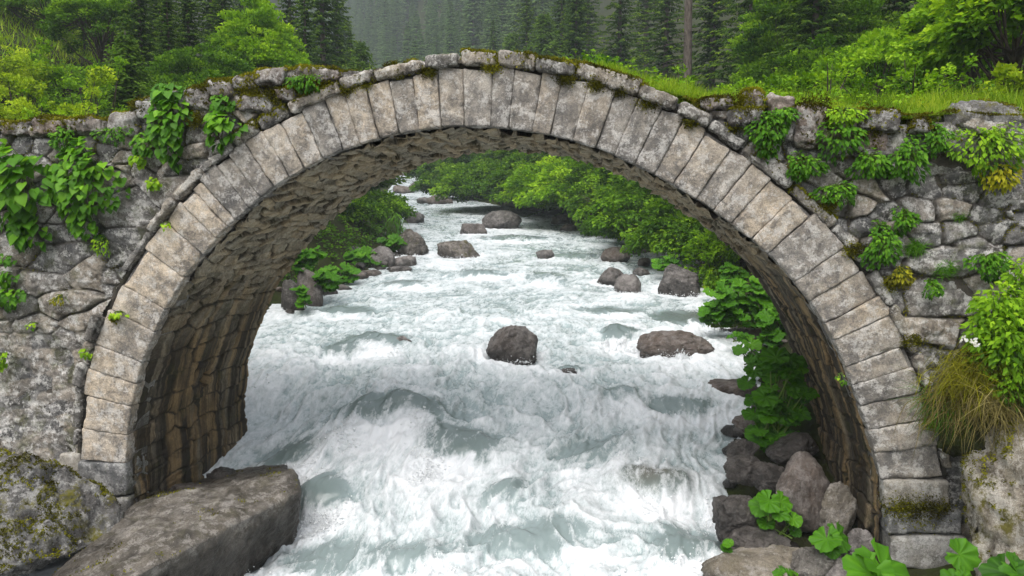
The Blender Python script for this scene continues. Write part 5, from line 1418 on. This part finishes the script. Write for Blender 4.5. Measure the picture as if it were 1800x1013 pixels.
# ================================================================== right bank: leafy shrub with white flowers, dry grass
rg = np.random.default_rng(3)
def mass(px, py, w, h, Y, n, leaf, seed, droop=.5):
    rg = np.random.default_rng(seed); W, H = w * Y / FOC / 2, h * Y / FOC / 2; c = atY(px, py, Y)
    g0 = rg.normal(size=(n, 3)); g0 = unit(g0) * (rg.random(n) ** .4)[:, None]
    p = c + g0 * np.array([W, min(W, .35), H])
    dr = g0 * np.array([1, .6, .5]) + np.array([0, -.5, -droop]) + rg.normal(0, .3, (n, 3)); nr = np.array([0, -.6, .9]) + rg.normal(0, .35, (n, 3))
    L = leaf * rg.uniform(.6, 1.25, n)
    return p, scatter(DIA2, p, dr, nr, L, L * .42, np.clip(.42 + .3 * g0[:, 2] + .25 * fbm(p * 5, 2, seed) + rg.normal(0, .14, n), 0, 1)), c
ps, As = [], []
for q, (x, y, w_, h_, Y, n, lf) in enumerate([(1770, 540, 110, 90, 6.75, 620, .085), (1745, 590, 90, 110, 6.7, 560, .085), (1790, 610, 90, 130, 6.5, 520, .09), (1725, 640, 60, 60, 6.75, 220, .07), (1800, 490, 60, 80, 6.8, 260, .08), (1780, 680, 70, 70, 6.5, 260, .07), (1870, 560, 120, 150, 6.55, 560, .085), (1880, 690, 120, 120, 6.35, 420, .08), (1930, 600, 100, 160, 6.6, 420, .085)]):
    p, A, c = mass(x, y, w_, h_, Y, n, lf, 40 + q); ps.append(p); As.append(A)
base = atY(1800, 720, 6.75)
r0 = thing('bank_shrub', base, 'leafy green shrub with a few white flowers at the right edge above the dry grass', 'shrub')
V, F, A = join(As); mk('leaves', V, F[0], M['leaf_mid'] if False else M['leaf_bright'], r0, attrs=A)
st = []
for p in ps:
    for k in rg.choice(len(p), 14): st.append(tube([base, base * .4 + p[k] * .6 + np.array([0, .05, 0]), p[k]], [.008, .006, .003], 4))
V, F, A = join(st); mk('stems', V, F, M['stem'], r0, attrs=A)
fl = []
for (x, y) in ((1693, 596), (1716, 606), (1710, 600)):
    c = atY(x, y, 6.45); m = 9
    a = rg.uniform(0, 6.28, m); dr = np.stack([np.cos(a), np.full(m, -.3), np.sin(a)], -1)
    fl.append(scatter(DIA2, np.tile(c, (m, 1)) + rg.normal(0, .008, (m, 3)), dr, np.tile([0, -1., .2], (m, 1)), np.full(m, .032), .022, rg.random(m)))
V, F, A = join(fl); mk('flowers', V, F[0], M['flower'], r0, attrs=A)

def drygrass(px, py, w, Y, n, ln, seed, label, mat='dry', dx=-.5):
    rg = np.random.default_rng(seed); W = w * Y / FOC / 2; c = atY(px, py, Y)
    p = c + rg.normal(size=(n, 3)) * np.array([W * .55, .08, W * .35]); p = p + .04 * fbm(p * 9, 2, seed)[:, None]
    dr = np.stack([rg.normal(dx * .6, .6, n), rg.uniform(-1, -.15, n), rg.normal(.05, .5, n)], -1)
    nr = np.array([0, -.3, 1.]) + rg.normal(0, .3, (n, 3))
    L = ln * rg.uniform(.5, 1.25, n)
    A = scatter(T_blade(1.25, 6), p, dr, nr, L, L * .018 + .003, np.clip(.45 + .3 * fbm(p * 4, 2, 3) + rg.normal(0, .2, n), 0, 1))
    return tag(mk('grass_tuft', A[0], A[1], M[mat], attrs=A[2]), label, 'grass tuft')
drygrass(1690, 690, 110, 6.85, 420, .28, 1, 'large tuft of dry straw coloured grass drooping beside the lower right arch stones')
drygrass(1755, 700, 90, 6.6, 300, .26, 2, 'dry grass hanging over the pale rock under the shrub', 'dry', .2)
drygrass(1660, 700, 50, 7.0, 420, .22, 3, 'green grass at the edge of the right hood stones beside the dry tuft', 'fern')
drygrass(1735, 655, 130, 6.75, 1900, .20, 4, 'olive green grass between the shrub and the dry tuft', 'moss')
drygrass(1700, 640, 60, 7.0, 300, .20, 5, 'short olive grass above the dry tuft against the wall', 'moss')

# moss on the corner rock and bank rock
rgm = np.random.default_rng(4)
def moss_patch(px, py, w, h, Y, n, ln=.028):
    c = atY(px, py, Y); g0 = unit(rgm.normal(size=(n, 3))) * (rgm.random(n) ** .45)[:, None]
    return c + g0 * np.array([w * Y / FOC / 2, .28, h * Y / FOC / 2])
p = fw(face(np.array(1262.), np.array(190.))[0], float(ztop(face(np.array(1262.), np.array(190.))[0])), 2.2)
leafy('shrub', tuple(p), .75, .6, .62, 881, 'light low bush on the deck grass below the bare trunk', 'shrub', 'leaf_bright', None, nclump=40, per=60, leaf=.045, csize=.12, zlow=.02, stems=6)

# ================================================================== spray thrown up where the water breaks
rg = np.random.default_rng(12)
gy = np.gradient(ZW, axis=0) / np.gradient(YW, axis=0)
cand = (FO > .75) & (YW > 6) & (YW < 40) & (XW > eL(YW)) & (XW < eR(YW))
wgt = np.clip(FO - .75, 0, 1) * (.3 + np.clip(gy, 0, 1)) * (YW < 20) + .05
wgt = np.where(cand, wgt * np.clip(fbm(v3(XW * 1.6, YW * 1.2), 3, 61) + .1, 0, 1) ** 1.5, 0).ravel()
n = 9000
i = rg.choice(len(wgt), n, p=wgt / wgt.sum())
P = V3W[i] + np.stack([rg.normal(0, .03, n), rg.normal(0, .03, n), np.abs(rg.normal(0, .07, n)) * rg.random(n)], -1)
for (px, base, w_) in ((898, 637, 104), (1192, 632, 128), (1203, 520, 82), (1104, 518, 48), (832, 413, 48), (803, 454, 84), (1292, 940, 90)):
    c = onwater(px, base); a = w_ * c[1] / FOC / 2; m = 260; t = rg.uniform(pi * .9, pi * 2.1, m)
    q = c + np.stack([np.cos(t) * a * rg.normal(1.05, .1, m), a * .7 + np.sin(t) * a * rg.normal(1.05, .1, m), np.abs(rg.normal(0, .05, m))], -1)
    P = np.concatenate([P, q])
n = len(P); r = .0045 + .011 * rg.random(n) ** 3
O = np.array([[1, 0, 0], [-1, 0, 0], [0, 1, 0], [0, -1, 0], [0, 0, 1.], [0, 0, -1]])
OF = np.array([[0, 2, 4], [2, 1, 4], [1, 3, 4], [3, 0, 4], [2, 0, 5], [1, 2, 5], [3, 1, 5], [0, 3, 5]])
V = (P[:, None] + O[None] * r[:, None, None] * rg.uniform(.7, 1.6, (n, 1, 3))).reshape(-1, 3); F = (OF[None] + 6 * np.arange(n)[:, None, None]).reshape(-1, 3)
g = G('water_drops'); M['drops'] = g.done(g.prin((.78, .80, .81), .3, .5))
tag(mk('water_spray', V, F, M['drops'], origin=(0, 10, -3)), kind='stuff')
HAZE = .0009
# ================================================================== light, camera, render settings
w = bpy.data.worlds.new('World'); SC.world = w; w.use_nodes = True
nt = w.node_tree; bg = nt.nodes['Background']
SUN_EL, SUN_AZ = math.radians(60), math.radians(205)          # azimuth from +Y clockwise: behind the camera, a little to the left
sky = nt.nodes.new('ShaderNodeTexSky'); sky.sky_type = 'NISHITA'; sky.sun_disc = False
sky.sun_elevation = SUN_EL; sky.sun_rotation = SUN_AZ; sky.dust_density = 3.0; sky.air_density = 1.0; sky.ozone_density = 1.0
hs = nt.nodes.new('ShaderNodeHueSaturation'); hs.inputs['Saturation'].default_value = .30
nt.links.new(sky.outputs[0], hs.inputs['Color']); nt.links.new(hs.outputs[0], bg.inputs[0])
bg.inputs[1].default_value = .09
L = bpy.data.lights.new('sun', 'SUN'); L.energy = 1.5; L.angle = math.radians(55); L.color = (1, .965, .91)
so = bpy.data.objects.new('sun', L); COL.objects.link(so)
from mathutils import Vector
dv = Vector((math.sin(SUN_AZ) * math.cos(SUN_EL), math.cos(SUN_AZ) * math.cos(SUN_EL), math.sin(SUN_EL)))
so.rotation_euler = dv.to_track_quat('Z', 'Y').to_euler()
# ---- the air of the valley: one box of thin even haze
V, F = cube_grid(1, 1, 1)
hz = G('haze_air'); pv = hz.n('ShaderNodeVolumePrincipled'); pv.inputs['Density'].default_value = HAZE; pv.inputs['Color'].default_value = (.86, .94, 1.0, 1); pv.inputs['Anisotropy'].default_value = 0.0
hz.t.links.new(pv.outputs[0], hz.out.inputs['Volume'])
zlo, zhi = float(ZG.min()) - 1.0, float(ZG.max()) + 32
ho = mk('haze', V * np.array([760, 500, (zhi - zlo) / 2]) + np.array([0, 440, (zhi + zlo) / 2]), F, hz.m, origin=(0, 0, 0), smooth=False)
tag(ho, kind='stuff')
cam = bpy.data.cameras.new('camera'); co = bpy.data.objects.new('camera', cam); COL.objects.link(co)
cam.sensor_width = 36; cam.lens = 36 * FOC / 1800; cam.clip_start = .1; cam.clip_end = 3000
co.rotation_euler = (pi / 2 - PITCH, 0, 0)
SC.camera = co
SC.view_settings.view_transform = 'Standard'; SC.view_settings.look = 'None'; SC.view_settings.gamma = 1.0
SC.view_settings.use_curve_mapping = False
SC.view_settings.exposure = EXPO
cy = SC.cycles
cy.use_denoising = True; cy.max_bounces = 6; cy.diffuse_bounces = 3; cy.glossy_bounces = 2; cy.transmission_bounces = 3; cy.volume_bounces = 3
cy.caustics_reflective = False; cy.caustics_refractive = False
cy.use_adaptive_sampling = True; cy.adaptive_threshold = .02
